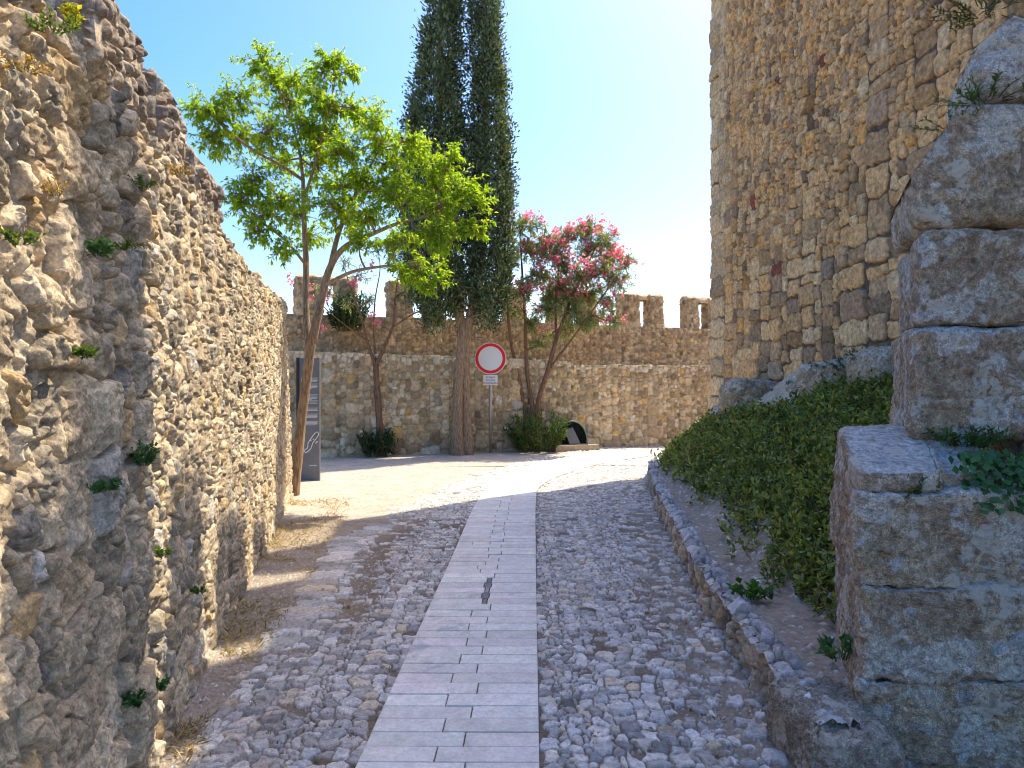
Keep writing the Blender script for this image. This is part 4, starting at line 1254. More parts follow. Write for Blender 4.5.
cypress_crown([(446, -170), (444, 0), (436, 100), (434, 200), (440, 330)], [(-190, 3), (-150, 8), (-60, 13), (0, 17), (60, 22), (100, 26), (150, 35), (200, 36), (260, 35), (300, 28), (325, 10)], 46000, 1, 1900).build('crown', M_LEAF_DARK, cyp, smooth=False)
cypress_crown([(482, -190), (483, 0), (489, 100), (492, 200), (488, 330)], [(-210, 3), (-150, 8), (-60, 11), (0, 13), (60, 15.5), (100, 17.5), (150, 20), (200, 22), (260, 23), (300, 19), (325, 8)], 36000, 2, 1500).build('crown', M_LEAF_DARK, cyp, smooth=False)
print('cypress', round(time.time() - T0, 1))

# ---------------- pink oleanders
def blossoms_into(mb, P, rs, n_per, size, spread, base=(0.89, 0.19, 0.40)):
    for p in P:
        m = rs.integers(max(2, n_per - 3), n_per + 4)
        cen = p + rs.normal(size=(m, 3)) * spread
        for k in range(5):
            a = 2 * PI * k / 5 + rs.random(m)
            D = np.stack([np.cos(a), -0.4 - 0.3 * rs.random(m), np.sin(a)], 1) + 0.35 * rs.normal(size=(m, 3))
            leaves_into(mb, cen, D, size * rs.uniform(.8, 1.2, m), size * 0.8, leaf_cols(m, rs, base, 0.15, (0.90, 0.40, 0.55), 0.3), rs, fold=0.12)


rs = np.random.default_rng(91)
OY = 17.9
ob = at(536, 449, OY); ob[2] = 0
ole = thing('oleander_tree', 'multi-stemmed oleander covered in deep pink blossom right of the road sign', 'tree', tuple(ob))
mbT = MB(); mbL = MB(); mbF = MB()
JO = lambda px, py, dy=0.0: at(px, py, OY + dy)
n_ = []
n_.append(limb_nodes(mbT, [ob + [-.1, 0, -.05], JO(524, 405), JO(518, 375), JO(510, 335), JO(508, 300), JO(512, 260)], [.06, .052, .046, .04, .03, .015], 8, 30, .25, 1))
n_.append(limb_nodes(mbT, [ob + [0, 0, -.05], JO(532, 405), JO(527, 370), JO(525, 320, .1), JO(522, 270, .2), JO(520, 235, .2)], [.06, .055, .045, .036, .026, .012], 8, 30, .25, 2))
n_.append(limb_nodes(mbT, [ob + [.06, 0, -.05], JO(538, 405), JO(548, 370, -.1), JO(558, 335, -.1), JO(575, 290), JO(592, 255), JO(600, 235)], [.075, .065, .055, .046, .036, .024, .012], 8, 34, .25, 3))
n_.append(limb_nodes(mbT, [JO(556, 345, -.1), JO(556, 300, .2), JO(560, 262, .3), JO(566, 240, .3)], [.035, .028, .02, .01], 7, 20, .2, 4))
n_.append(limb_nodes(mbT, [JO(550, 368, -.1), JO(575, 335, -.4), JO(600, 300, -.4), JO(618, 275, -.4)], [.035, .026, .018, .01], 7, 20, .2, 5))
nodes = np.vstack(n_)
mko = lambda L_: [(at(px, py, OY + dy), r * OY / F_PX) for px, py, r, dy in L_]
main = mko([(520, 225, 11, 0), (535, 225, 9, .2), (545, 240, 12, -.2), (528, 250, 14, .3), (555, 255, 12, -.2), (540, 275, 14, .2), (525, 290, 14, -.3), (560, 285, 14, .3), (578, 232, 11, 0), (592, 228, 10, .2), (605, 240, 12, -.1), (585, 250, 14, .3),
            (612, 258, 13, .2), (625, 262, 9, -.1), (600, 270, 15, -.3), (578, 275, 14, -.4), (618, 280, 13, 0), (590, 295, 15, .3), (608, 305, 12, -.3), (570, 310, 14, -.2), (548, 310, 14, .3), (530, 320, 12, .2), (585, 325, 11, -.2), (615, 322, 9, -.2), (510, 260, 10, -.2), (512, 310, 9, .2), (540, 345, 9, .1), (553, 335, 8, .4), (564, 240, 11, .1), (562, 262, 12, -.3), (550, 292, 12, .4), (572, 296, 12, 0), (542, 252, 11, .3), (596, 318, 11, .2), (568, 330, 10, .3)])


def col_ole(m, r): return leaf_cols(m, r, (0.27, 0.31, 0.155), 0.22, (0.15, 0.235, 0.075), 0.35)


twig_crown(mbT, mbL, nodes, [(c_, r_ * 1.4) for c_, r_ in main], rs, 210, 0.13, 0.028, col_ole, leaf_per_twig=16, droop=0.05)
fl = []
for (c, r) in main:
    k_ = 1.0 if c[2] > 3.6 else 0.35
    for q in range(rs.poisson(7.0 * k_)):
        d = rand_dirs(1, rs)[0]; d[1] = -abs(d[1]); d[2] = d[2] * .6 + 0.35
        fl.append(c + d * r * rs.uniform(.8, 1.45))
blossoms_into(mbF, fl, rs, 7, 0.05, 0.06)
mbT.build('trunk', M_BARK_OLE, ole); mbL.build('crown', M_LEAF_OLE, ole, smooth=False); mbF.build('blossoms', M_PETAL, ole, smooth=False)

rs = np.random.default_rng(92)
SY = 16.6
sb = at(381, 456, SY); sb[2] = 0
sol = thing('oleander_tree', 'thin sparse oleander with a few pink flowers standing left of the cypress trunk', 'tree', tuple(sb))
mbT = MB(); mbL = MB(); mbF = MB()
JS = lambda px, py, dy=0.0: at(px, py, SY + dy)
n_ = []
n_.append(limb_nodes(mbT, [sb + [0, 0, -.05], JS(379, 420), JS(377, 385), JS(376, 365)], [.10, .075, .068, .06], 9, 30, .3, 1))
n_.append(limb_nodes(mbT, [JS(376, 366), JS(368, 345), JS(362, 320), JS(352, 292), JS(345, 270)], [.045, .035, .028, .018, .01], 7, 24, .2, 2))
n_.append(limb_nodes(mbT, [JS(376, 366), JS(385, 345), JS(393, 325), JS(395, 300), JS(398, 275)], [.05, .04, .03, .02, .01], 7, 24, .2, 3))
n_.append(limb_nodes(mbT, [JS(393, 327), JS(408, 317), JS(425, 308), JS(440, 300)], [.022, .018, .012, .008], 6, 20, .2, 4))
n_.append(limb_nodes(mbT, [JS(376, 366), JS(374, 330, .2), JS(375, 300, .3), JS(380, 270, .3), JS(378, 250, .3)], [.03, .022, .016, .012, .008], 6, 24, .2, 5))
n_.append(limb_nodes(mbT, [JS(366, 340), JS(345, 325, -.2), JS(325, 308, -.3), JS(315, 295, -.3)], [.02, .014, .01, .006], 6, 20, .2, 6))
nodes = np.vstack(n_)
scl = [(at(px, py, SY + dy), r * SY / F_PX) for px, py, r, dy in [(345, 262, 14, 0), (360, 275, 14, .2), (378, 250, 14, .3), (395, 265, 14, 0), (412, 258, 12, -.2), (370, 300, 13, -.2), (400, 295, 13, .2), (425, 300, 12, .1), (440, 292, 10, 0), (330, 290, 12, -.3), (315, 290, 10, -.3), (350, 305, 10, .2), (412, 280, 10, -.1)]]
twig_crown(mbT, mbL, nodes, scl, rs, 190, 0.11, 0.022, col_ole, leaf_per_twig=6, twig_r=0.007)
blossoms_into(mbF, [JS(*q) for q in ((357, 281, -.3), (354, 284, -.3), (327, 292, -.4), (330, 297, -.4), (310, 290, -.3), (377, 321, -.2), (323, 329, -.4), (373, 264, -.2), (391, 262, -.1), (422, 255, -.2), (417, 262, -.2), (430, 268, -.2), (371, 313, -.2), (290, 280, -.3), (311, 298, -.3))], rs, 8, 0.05, 0.05)
mbT.build('trunk', M_BARK_OLE, sol); mbL.build('crown', M_LEAF_OLE, sol, smooth=False); mbF.build('blossoms', M_PETAL, sol, smooth=False)


def shoot_bush(name, c, rx, rz, n, leaf, width, colfn, rs, label, cat='shrub', mat=None, per=16, lean=0.5, parent=None, ry=None):
    m_ = MB()
    ry = rx if ry is None else ry
    for k in range(n):
        a = rs.uniform(0, 2 * PI); q = math.sqrt(rs.random())
        b = np.array(c) + np.array([math.cos(a) * rx * q * .6, math.sin(a) * ry * q * .6, 0])
        hgt = rz * rs.uniform(.55, 1.0) * (1 - 0.35 * q * q)
        e = b + np.array([math.cos(a) * rx * q * lean, math.sin(a) * ry * q * lean, hgt])
        tw = branch(b, e, 5, rs, .06)
        m_.tube(tw, np.linspace(.008, .003, 5) * min(1, leaf / .1), 4, cap=False, C=(0.10, 0.12, 0.04))
        t = rs.uniform(.12, 1.0, per)
        P = np.stack([np.interp(t, np.linspace(0, 1, 5), tw[:, j]) for j in range(3)], 1)
        D = norm(norm(tw[-1] - tw[0]) * .6 + rand_dirs(per, rs) * .8 + np.array([0, 0, .15]))
        leaves_into(m_, P, D, rs.uniform(.7, 1.2, per) * leaf, rs.uniform(.8, 1.2, per) * width, colfn(per, rs), rs, up=np.array([0, 0, 1.]))
    o = m_.build(name, mat or M_LEAF_OLE, parent, smooth=False)
    if parent is None: tag(o, label, cat)
    return o


def col_bush(m, r): return leaf_cols(m, r, (0.055, 0.105, 0.022), 0.22, (0.11, 0.16, 0.03), 0.25)
def col_bush2(m, r): return leaf_cols(m, r, (0.03, 0.062, 0.02), 0.22)


rs = np.random.default_rng(95)
p = at(536, 447, OY - .25); p[2] = 0
shoot_bush('oleander_shrub', p, 0.75, 1.15, 85, 0.15, 0.032, col_bush, rs, 'dense fresh green oleander shoots at the foot of the pink oleander', per=22)
p = at(378, 456, SY - .15); p[2] = 0
shoot_bush('oleander_shrub', p, 0.45, 0.66, 45, 0.14, 0.032, col_bush2, rs, 'small dark green bush at the foot of the thin oleander', per=18)
# dark ivy bushes hanging on the upper wall, seen through the tree crown
p = at(350, 300, 18.2); shoot_bush('wall_bush', (p[0], p[1] - .1, 2.9), 0.5, 1.1, 60, 0.1, 0.05, col_bush2, rs, 'dark leafy bush clinging to the upper wall behind the bright tree', per=24)

# ---------------- ground cover on the bank
rs = np.random.default_rng(101)
mbL = MB()
N0 = 14000
yy = rs.uniform(3.3, 14.9, N0 * 3); xx = rs.uniform(1.3, 5.2, N0 * 3)
x0 = kx(yy) + 0.16; x1 = np.where(yy < 14.1, 3.78 + 0.121 * (14.1 - yy), 4.2)
s_ = (xx - x0) / (x1 - x0)
start = np.interp(yy, [3, 3.6, 4.5, 6, 8, 10, 11.5, 13], [0.14, 0.10, 0.06, 0.06, 0.09, 0.09, 0.0, -0.02])
nz = fbm(xx, yy, np.zeros_like(xx) + 2, 3, 0.9); nz2 = fbm(xx, yy, np.zeros_like(xx) + 8, 2, 2.6)
endl = np.interp(yy, [4, 7, 8.5, 10, 12, 14], [0.9, 0.86, 0.76, 0.66, 0.64, 0.85])
dens = sstep(start - 0.04, start + 0.26, s_ + 0.10 * nz + 0.04 * nz2) * sstep(endl + 0.05, endl - 0.1, s_ + 0.15 * nz) * np.clip(0.92 - 0.9 * sstep(0.02, 0.42, nz2 + 0.5 * nz), 0.06, 1)
ok = (rs.random(len(yy)) < dens)
near = np.interp(yy, [3, 8, 15], [1.0, 0.62, 0.45])
ok &= rs.random(len(yy)) < near
xx, yy, s_ = xx[ok], yy[ok], s_[ok]
zz = bank_z(xx, yy)
n = len(xx)
hgt = rs.uniform(0.06, 0.26, n) * np.interp(yy, [3, 6, 10, 12, 13, 15], [0.7, 0.75, 0.8, 0.85, 1.15, 1.1])
az = rs.uniform(0, 2 * PI, n); ln = rs.uniform(0.1, 0.75, n)
tipd = norm(np.stack([np.cos(az) * ln - 0.25, np.sin(az) * ln - 0.1, np.ones(n)], 1))
per = 12
tone = np.clip(rs.normal(size=n) * 0.33, -.7, .9)
patch = sstep(-0.1, 0.4, fbm(xx, yy, np.zeros_like(xx) + 21, 2, 1.1))
for k in range(per):
    t = (k + 0.6) / per
    P = np.stack([xx, yy, zz], 1) + tipd * (hgt * t)[:, None] + rs.normal(size=(n, 3)) * 0.012
    D = norm(tipd * 0.45 + rand_dirs(n, rs) * 0.85 + np.array([0, 0, 0.1]))
    C = leaf_cols(n, rs, (0.165, 0.225, 0.055), 0.28, (0.31, 0.35, 0.065), 0.2 + 0.2 * (k > 8))
    C = C * (1 + tone)[:, None]; C = C * (1 - 0.25 * patch[:, None] * np.array([1, 0.7, 0.6]))
    dry = rs.random(n) < 0.02; C[dry] = (0.26, 0.2, 0.10)
    sc = np.interp(yy, [3, 8, 15], [0.9, 1.05, 1.35])
    leaves_into(mbL, P, D, rs.uniform(0.04, 0.078, n) * sc, rs.uniform(0.022, 0.040, n) * sc, np.clip(C, .008, .4), rs, up=np.array([0, 0, 1.]), fold=0.2)
# bare stems between the leaves
for k in rs.choice(n, min(n, 3500), False):
    b = np.array([xx[k], yy[k], zz[k] - .01])
    mbL.tube(np.array([b, b + tipd[k] * hgt[k] * .5, b + tipd[k] * hgt[k]]), [.003, .0025, .0015], 3, cap=False, C=(0.14, 0.10, 0.05))
tag(mbL.build('ground_cover', M_LEAF_COVER, smooth=False), 'low dark green leafy plants covering the bank under the tower', 'ground cover', kind='stuff')
print('ground cover shoots', n, round(time.time() - T0, 1))

# ---------------- single plants on rocks and walls
def col_rue(m, r): return leaf_cols(m, r, (0.07, 0.135, 0.085), 0.2)
def col_ivy(m, r): return leaf_cols(m, r, (0.06, 0.155, 0.05), 0.25)
def col_fern(m, r): return leaf_cols(m, r, (0.07, 0.13, 0.035), 0.25)
def col_weed(m, r): return leaf_cols(m, r, (0.09, 0.16, 0.03), 0.25, (0.2, 0.24, 0.04), 0.15)
def col_yel(m, r): return leaf_cols(m, r, (0.30, 0.32, 0.03), 0.2, (0.6, 0.5, 0.03), 0.3)
def col_dry(m, r): return leaf_cols(m, r, (0.33, 0.25, 0.12), 0.2, (0.42, 0.26, 0.08), 0.3)


rs = np.random.default_rng(111)
for (px, py, Y_, rx, rz, lab) in ((880, 356, 8.4, 0.30, 0.22, 'blue-green cushion plant highest at the tower foot near the ruined pier'), (850, 364, 8.9, 0.30, 0.18, 'blue-green spreading plant on bedrock below the large pale tower stone'),
                                  (803, 382, 10.6, 0.16, 0.16, 'small blue-green tuft growing at the tower foot mid way'), (784, 387, 11.2, 0.13, 0.13, 'tiny blue-green tuft left of its neighbour at the tower foot'),
                                  (737, 410, 12.9, 0.22, 0.28, 'blue-green plant in the cleft beside the tower corner'),
                                  (825, 380, 9.9, 0.24, 0.16, 'blue-green low plant on the rocky slope between the two long bedrock humps')):
    p = at(px, py + 8, Y_)
    shoot_bush('cushion_plant', p, rx, rz, 60, 0.035, 0.02, col_rue, rs, lab, 'plant', M_LEAF_OLE, 18, 1.0)

ivp = MB()
m = 420
P = np.stack([rs.uniform(1.93, 2.32, m), 3.06 + 0.12 * rs.random(m), rs.uniform(1.07, 1.31, m)], 1)
P[:, 1] += (P[:, 2] - 1.05) * 0.35
D = norm(np.stack([rs.normal(size=m) * .6, -0.35 - .3 * rs.random(m), -0.5 + rs.normal(size=m) * .4], 1))
leaves_into(ivp, P, D, rs.uniform(.028, .05, m), rs.uniform(.026, .045, m), col_ivy(m, rs), rs, up=np.array([0, -1., .6]), fold=.08)
for k in range(14):
    a = np.array([rs.uniform(1.95, 2.3), 3.3, 1.30]); ivp.tube(branch(a, a + np.array([rs.normal() * .08, -.14, -.24]), 5, rs), np.linspace(.004, .002, 5), 4, C=(0.07, 0.09, 0.03))
tag(ivp.build('ivy_plant', M_LEAF_OLE, smooth=False), 'round-leaved dark green creeper filling the notch in the ruined pier', 'plant')
p = at(905, 500, 3.2); shoot_bush('fern_plant', p, 0.09, 0.13, 26, 0.03, 0.009, col_fern, rs, 'feathery light green weed in the crack of the lower pier ledge', 'plant', M_LEAF_OLE, 20, 1.1)
p = at(965, 447, 3.5); shoot_bush('fern_plant', p, 0.13, 0.10, 30, 0.034, 0.012, col_fern, rs, 'dark trailing weed under the upper block at the back of the pier ledge', 'plant', M_LEAF_OLE, 20, 1.1)
p = at(985, 102, 3.55); shoot_bush('fern_plant', p, 0.13, 0.10, 22, 0.035, 0.008, col_fern, rs, 'wispy green weed below the topmost boulder of the pier', 'plant', M_LEAF_OLE, 16, 1.2)
p = at(955, 128, 3.62); shoot_bush('fern_plant', p, 0.12, 0.08, 18, 0.03, 0.009, col_fern, rs, 'small weed on the sloping shoulder of the upper pier block', 'plant', M_LEAF_OLE, 16, 1.2)
p = at(842, 660, 3.35); shoot_bush('fern_plant', p, 0.07, 0.12, 10, 0.05, 0.03, col_ivy, rs, 'broad-leaved green weed at the foot of the pier by the kerb', 'plant', M_LEAF_OLE, 8, .8)
p = at(985, 12, 6.3); shoot_bush('fern_plant', p, 0.35, 0.2, 30, 0.06, 0.02, lambda m, r: leaf_cols(m, r, (0.1, 0.11, 0.04), .25), rs, 'dull twiggy weed growing out of the tower face above the pier', 'plant', M_LEAF_OLE, 12, 1.2)
p = at(700, 492, 8.2); shoot_bush('fern_plant', p, 0.06, 0.1, 10, 0.05, 0.03, col_weed, rs, 'pale little weed at the bare earth edge behind the kerb', 'plant', M_LEAF_OLE, 8, .8)
p = at(752, 598, 4.75); shoot_bush('fern_plant', p, 0.10, 0.09, 12, 0.06, 0.045, lambda m, r: leaf_cols(m, r, (.06, .17, .03), .15), rs, 'bright broad-leaved weed at the front of the bank above the kerb', 'plant', M_LEAF_OLE, 7, .8)


def lw_at(px, py, out=0.02):
    z = 0.80 / ((512.0 - px) / F_PX - 0.218)
    return np.array([-0.80 - 0.218 * z, z, CAM_H + (384.0 - py) / F_PX * z]) + np.array([LW_N[0], LW_N[1], 0]) * out


for (px, py, rx, rz, n, leaf, w, cf, lab) in (
        (66, 17, .05, .06, 14, .03, .02, col_yel, 'yellow-green flowering tuft on top of the rubble wall by the first merlon'),
        (43, 25, .08, .07, 16, .025, .012, col_weed, 'grey-green tuft in the wall top beside the yellow flowering tuft'),
        (14, 65, .07, .05, 20, .02, .009, col_dry, 'dry orange-brown weed clump high on the rubble wall'),
        (138, 182, .08, .07, 14, .03, .014, col_weed, 'thin green weed in the dark cleft of the upper rubble wall'),
        (176, 168, .08, .07, 16, .03, .011, col_dry, 'dry rusty tuft on the upper rubble wall under the second merlon'),
        (48, 190, .05, .07, 14, .02, .009, col_dry, 'straw-coloured dead weed between the big pale stones'),
        (92, 250, .05, .08, 14, .035, .02, col_ivy, 'dark green sprig in the rubble wall left of a rounded stone'),
        (78, 352, .05, .05, 14, .03, .018, col_weed, 'bright green leafy weed in the middle of the rubble wall'),
        (118, 244, .07, .06, 10, .03, .012, col_weed, 'sparse weed right of the dark sprig in the rubble wall'),
        (137, 460, .07, .14, 26, .03, .02, col_ivy, 'dark hanging creeper where sun and shade meet on the rubble wall'),
        (92, 487, .05, .05, 16, .025, .016, col_ivy, 'first of two small dark weeds side by side in the shaded rubble wall'),
        (108, 484, .05, .05, 16, .025, .016, col_ivy, 'second of two small dark weeds side by side, nearer the creeper'),
        (158, 552, .05, .07, 12, .03, .016, col_weed, 'light green weed in the first sunlit stripe of the rubble wall'),
        (152, 685, .06, .08, 16, .03, .02, col_ivy, 'green tuft low in the rubble wall above the wall foot'),
        (128, 700, .05, .07, 14, .035, .022, col_ivy, 'dark leafy tuft lowest in the near rubble wall'),
        (196, 588, .05, .05, 12, .03, .018, col_weed, 'tiny weed in the first shaded stripe of the rubble wall'),
        (8, 238, .06, .05, 12, .025, .014, col_weed, 'small green weed at the near end of the rubble wall, high up')):
    p = lw_at(px, py + 6)
    shoot_bush('wall_weed', p, rx * .55, rz * .7, n, leaf * .62, w * .62, cf, rs, lab, 'plant', M_LEAF_OLE, 12, 1.0)

# dry grass along the foot of the left wall, and fallen leaves
mbL = MB()
m = 5200
y = rs.uniform(3.0, 10.4, m); wx = LW_O[0] + LW_D[0] / LW_D[1] * y
bandw = np.interp(y, [1, 3.2, 4.2, 5.0, 7.6, 8.6, 10.4], [0.06, 0.12, 0.22, 0.38, 0.62, 0.75, 0.8])
x = wx + 0.03 + bandw * rs.random(m) ** 1.6
ok = fbm(x, y, np.zeros_like(x) + 4, 3, 1.6) > -0.02
x, y = x[ok], y[ok]; m = len(x)
P = np.stack([x, y, np.full(m, -0.012)], 1)
D = np.stack([rs.normal(size=m) * .9, rs.normal(size=m) * .9, rs.uniform(.1, 1.0, m)], 1)
leaves_into(mbL, P, D, rs.uniform(.03, .09, m), rs.uniform(.004, .008, m), leaf_cols(m, rs, (0.42, 0.31, 0.13), .25, (0.25, 0.25, 0.07), .25), rs, fold=.1)
tag(mbL.build('dry_grass', M_STRAW, smooth=False), 'straw-coloured dry grass along the foot of the rubble wall', 'grass', kind='stuff')
mbL = MB()
m = 2600
y = rs.uniform(2.6, 11, m); x = kx(y) - 0.05 - np.abs(rs.normal(size=m)) * 0.38
k = rs.random(m) < 0.3; x[k] = rs.uniform(-1.5, 1.4, k.sum())
ok = (fbm(x, y, np.zeros_like(x) + 14, 3, 1.8) > -0.02) & ((x > np.interp(y, PR[:, 1], PR[:, 0]) + .03) | (x < np.interp(y, PL[:, 1], PL[:, 0]) - .03)) & (x > LW_O[0] + LW_D[0] / LW_D[1] * y + .1)
x, y = x[ok], y[ok]; m = len(x)
P = np.stack([x, y, rs.uniform(-.015, .004, m)], 1); D = np.stack([rs.normal(size=m), rs.normal(size=m), rs.normal(size=m) * .25], 1)
leaves_into(mbL, P, D, rs.uniform(.015, .045, m), rs.uniform(.006, .016, m), leaf_cols(m, rs, (0.24, 0.15, 0.075), .3, (0.36, 0.25, 0.11), .35), rs, up=np.array([0, 0, 1.]), fold=.15)
tag(mbL.build('leaf_litter', M_STRAW, smooth=False), 'brown fallen leaves scattered between the cobbles', 'leaf litter', kind='stuff')
# small grass tufts in the joints of the cobbles
mbL = MB()
for q in range(240):
    y0 = rs.uniform(2.7, 9) ; x0_ = rs.uniform(-1.4, 1.2)
    if np.interp(y0, PL[:, 1], PL[:, 0]) - .02 < x0_ < np.interp(y0, PR[:, 1], PR[:, 0]) + .02 or x0_ < LW_O[0] + LW_D[0] / LW_D[1] * y0 + .15: continue
    m = 14
    P = np.array([x0_, y0, -.02]) + rs.normal(size=(m, 3)) * np.array([.012, .012, 0])
    leaves_into(mbL, P, np.stack([rs.normal(size=m) * .7, rs.normal(size=m) * .7, np.ones(m)], 1), rs.uniform(.015, .04, m), .004, leaf_cols(m, rs, (.10, .12, .03), .3, (.3, .24, .1), .35), rs)
tag(mbL.build('joint_grass', M_STRAW, smooth=False), 'tiny grass tufts in the joints of the cobbles', 'grass', kind='stuff')
print('plants', round(time.time() - T0, 1))

# ================================================================== ROAD SIGN
M_WHITE = plain_mat('sign_white', (0.74, 0.75, 0.74), 0.45, nvar=.03)
M_RED = plain_mat('sign_red', (0.72, 0.012, 0.012), 0.4, nvar=.04)
M_GALV = plain_mat('galvanised_steel', (0.42, 0.43, 0.44), 0.45, 0.7)
M_INK = plain_mat('black_ink', (0.03, 0.03, 0.035), 0.6)
sp = at(490.5, 452, 17.35); sp[2] = 0
sign = thing('road_sign', 'round red and white no-vehicles road sign with small white text plate on a steel pole', 'road sign', tuple(sp))
m_ = MB(); m_.tube([sp + [0, 0, -.05], sp + [0, 0, 1.2], sp + [0, 0, 2.55]], .03, 14); m_.build('pole', M_GALV, sign)
zc = CAM_H + (384 - 358.5) / F_PX * 17.35
R0 = 15.8 / F_PX * 17.35


def disc(mb, c, r0, r1, y, th=.004, n=64):
    a = np.linspace(0, 2 * PI, n, endpoint=False)
    rings = []
    for (r, yy_) in ((r0, y + th), (r0, y), (r1, y), (r1, y + th)):
        rings.append(np.stack([c[0] + r * np.cos(a), np.full(n, yy_), c[2] + r * np.sin(a)], 1))
    V = np.concatenate(rings); Q = []
    for k in range(3):
        for i in range(n):
            j = (i + 1) % n; Q.append([k * n + i, k * n + j, (k + 1) * n + j, (k + 1) * n + i])
    mb.add(V, Q)


cc = np.array([sp[0], 0, zc]); fy = sp[1] - .05
m_ = MB(); disc(m_, cc, R0, 0.0005, fy, .02); plate = m_.build('sign_disc', M_WHITE, sign, smooth=False)
m_ = MB(); disc(m_, cc, R0 * .955, R0 * .765, fy - .004, .003); m_.build('red_ring', M_RED, plate, smooth=False)
m_ = MB(); disc(m_, cc, R0, 0.0005, fy + .025, .002); m_.build('back_plate', M_GALV, plate, smooth=False)
zp = CAM_H + (384 - 380) / F_PX * 17.35
m_ = MB(); m_.box((sp[0], fy + .01, zp), (.335, .012, .235)); tp_ = m_.build('text_plate', M_WHITE, sign, smooth=False)


def text_mesh(txt, size, loc, rot, mat, parent, name='lettering', align='CENTER', ext=.001):
    cu = bpy.data.curves.new(name, 'FONT'); cu.body = txt; cu.size = size; cu.align_x = align; cu.align_y = 'CENTER'; cu.extrude = ext
    cu.resolution_u = 3
    o = bpy.data.objects.new(name, cu); COL.objects.link(o)
    dg = bpy.context.evaluated_depsgraph_get()
    me = bpy.data.meshes.new_from_object(o.evaluated_get(dg))
    bpy.data.objects.remove(o)
    o2 = link(name, me, mat, parent, loc); o2.rotation_euler = rot
    me.materials.clear(); me.materials.append(mat)
    return o2


for k, t in enumerate(('Excepto', 'Veículos', 'Autorizados')):
    text_mesh(t, .068, (sp[0], fy + .002, zp + .068 - .068 * k), (PI / 2, 0, 0), M_INK, tp_)

# ================================================================== INFORMATION BOARD
M_PANEL = plain_mat('dark_steel', (0.165, 0.165, 0.17), 0.5, 0.1, nvar=.15, nscale=6)
M_EDGE = plain_mat('black_edge', (0.02, 0.02, 0.022), 0.5)
M_PRINT = plain_mat('pale_print', (0.66, 0.66, 0.66), 0.6)
IY = 12.3
ip = at(309, 480, IY); ip[2] = 0
ib = thing('information_board', 'tall narrow dark grey information board behind the leaning tree trunk', 'sign', tuple(ip))
wI = 0.34
m_ = MB(); m_.box((ip[0], ip[1] + .05, 1.0), (wI, .06, 2.06)); pan = m_.build('panel', M_PANEL, ib, smooth=False)
m_ = MB(); m_.box((ip[0] - wI / 2 - .022, ip[1] + .06, 1.0), (.04, .12, 2.08)); m_.build('side_post', M_EDGE, ib, smooth=False)
yf = ip[1] + .0185
def lines(z1, n, dz, h, x0, x1, frac):
    m_ = MB()
    for k in range(n):
        m_.box((ip[0] + (x0 + (x0 + (x1 - x0) * frac[k % len(frac)])) / 2, yf, z1 - k * dz), ((x1 - x0) * frac[k % len(frac)], .002, h))
    m_.build('text_block', M_PRINT, pan, smooth=False)
for z1, n in ((1.70, 4), (1.60, 5), (1.42, 8), (1.20, 3), (1.10, 4), (0.98, 4)):
    lines(z1, n, .020, .009, -.14, .15, [1, .93, .97, .9, .62])
m_ = MB()
out = np.array([(-.02, .62), (.06, .74), (.12, .80), (.155, .77), (.12, .70), (.06, .62), (.02, .52), (-.06, .46), (-.08, .50), (-.03, .54), (-.02, .62)])
oc = spline(out, 60)
m_.tube(np.stack([ip[0] + oc[:, 0], np.full(60, yf), oc[:, 1]], 1), .009, 6)
for (a, b) in ((.03, .66), (.07, .68), (.11, .62), (.13, .64)): m_.box((ip[0] + a, yf, b), (.025, .003, .018))
m_.build('map', M_PRINT, pan, smooth=False)
m_ = MB()
for k in range(5): m_.box((ip[0] + .01 + .025 * k, yf, .245), (.018, .002, .014))
m_.build('text_block', M_PRINT, pan, smooth=False)

# ================================================================== ARCHED MESH HOOD AT THE WALL FOOT
M_NET = plain_mat('black_netting', (0.012, 0.015, 0.015), 0.8)
M_RIB = plain_mat('green_rib', (0.10, 0.17, 0.15), 0.5)
M_SLAB = stone_mat('stone_slab', grain=12, var=.2)
M_GREY = plain_mat('grey_board', (0.19, 0.20, 0.22), 0.7)
hp = at(569, 445, 17.8); hp[2] = 0.0
hood = thing('mesh_shelter', 'small black arched mesh shelter with green ribs on a slab at the wall foot', 'shelter', tuple(hp))
m_ = MB(); m_.box((hp[0] + .1, hp[1] + .15, .06), (1.15, .55, .14), math.atan2(BW_D[1], BW_D[0]), C=(.42, .33, .22)); m_.build('slab', M_SLAB, hood, smooth=False)
ang = math.atan2(BW_D[1], BW_D[0])
def hl(x, y, z): return np.array([hp[0] + math.cos(ang) * x - math.sin(ang) * y, hp[1] + math.sin(ang) * x + math.cos(ang) * y, z + .13])
def arch(cx_, y_, w, h_, n=24):
    t = np.linspace(0, PI, n); return np.array([hl(cx_ - w * math.cos(a), y_, h_ * math.sin(a) ** .8) for a in t])
m_ = MB(); m_.tube(arch(.02, -.1, .42, .58), .018, 8); m_.build('rib', M_RIB, hood)
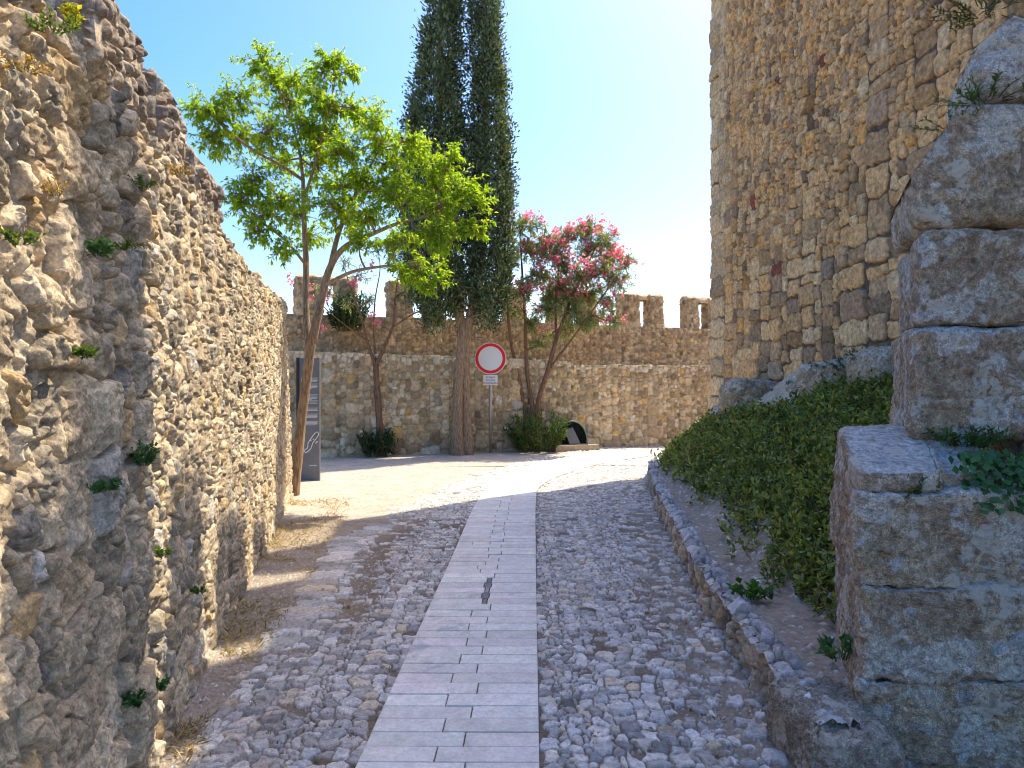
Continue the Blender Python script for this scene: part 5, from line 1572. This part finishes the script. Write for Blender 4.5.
m_ = MB(); m_.tube(arch(.16, .28, .48, .56), .014, 8); m_.build('rib', M_EDGE, hood)
m_ = MB()
A1 = arch(.02, -.1, .42, .58); A2 = arch(.16, .28, .48, .56)
for k in range(1, 23):                                           # a net: threads along and across the barrel
    m_.tube([A1[k], (A1[k] + A2[k]) / 2, A2[k]], .0075, 4, cap=False)
for f in np.linspace(.06, .94, 9): m_.tube(A1 * (1 - f) + A2 * f, .007, 4, cap=False)
for i in range(1, 14):
    x = -.46 + .92 * i / 14
    zt = .56 * max(0, 1 - (x / .48) ** 2) ** .5
    if zt > .03: m_.tube([hl(.16 + x, .285, 0.0), hl(.16 + x, .285, zt)], .012, 4, cap=False)
for z in np.linspace(.04, .5, 10):
    x = .48 * math.sqrt(max(0, 1 - (z / .56) ** 2)); m_.tube([hl(.16 - x, .287, z), hl(.16 + x, .287, z)], .012, 4, cap=False)
m_.build('netting', M_NET, hood)
m_ = MB()
B = np.array([hl(.02, .02, .03), hl(.30, -.02, .03), hl(.16, .12, .42), hl(-.04, .14, .36)]); B2 = B + np.array([0, .02, 0])
m_.add(np.vstack([B, B2]), [[0, 1, 2, 3], [7, 6, 5, 4], [0, 4, 5, 1], [1, 5, 6, 2], [2, 6, 7, 3], [3, 7, 4, 0]]); m_.build('flap', M_GREY, hood, smooth=False)
m_ = MB()
U, V = np.meshgrid(np.linspace(0, PI, 20), np.linspace(0, 1, 3))
m_.add(np.stack([hp[0] + 0 * U, U, V], -1) * 0 + np.array([[hl(.16 - .47 * math.cos(a), .30, (.55 * math.sin(a) ** .8) * v + .004) for a in np.linspace(0, PI, 20)] for v in np.linspace(0, 1, 3)]), grid_quads(3, 20)); m_.build('back_cloth', M_NET, hood)
st = MB(); q = at(548, 447, 18.0)
rock_into(st, (q[0] - .14, q[1] - .1, -.06), (q[0] + .14, q[1] + .12, .12), 77, 24, 2.6, .04, 5, None, grey_cols)
tag(st.build('loose_stone', M_BLOCK), 'loose pale stone lying by the slab of the mesh shelter', 'rock')
print('done', round(time.time() - T0, 1))
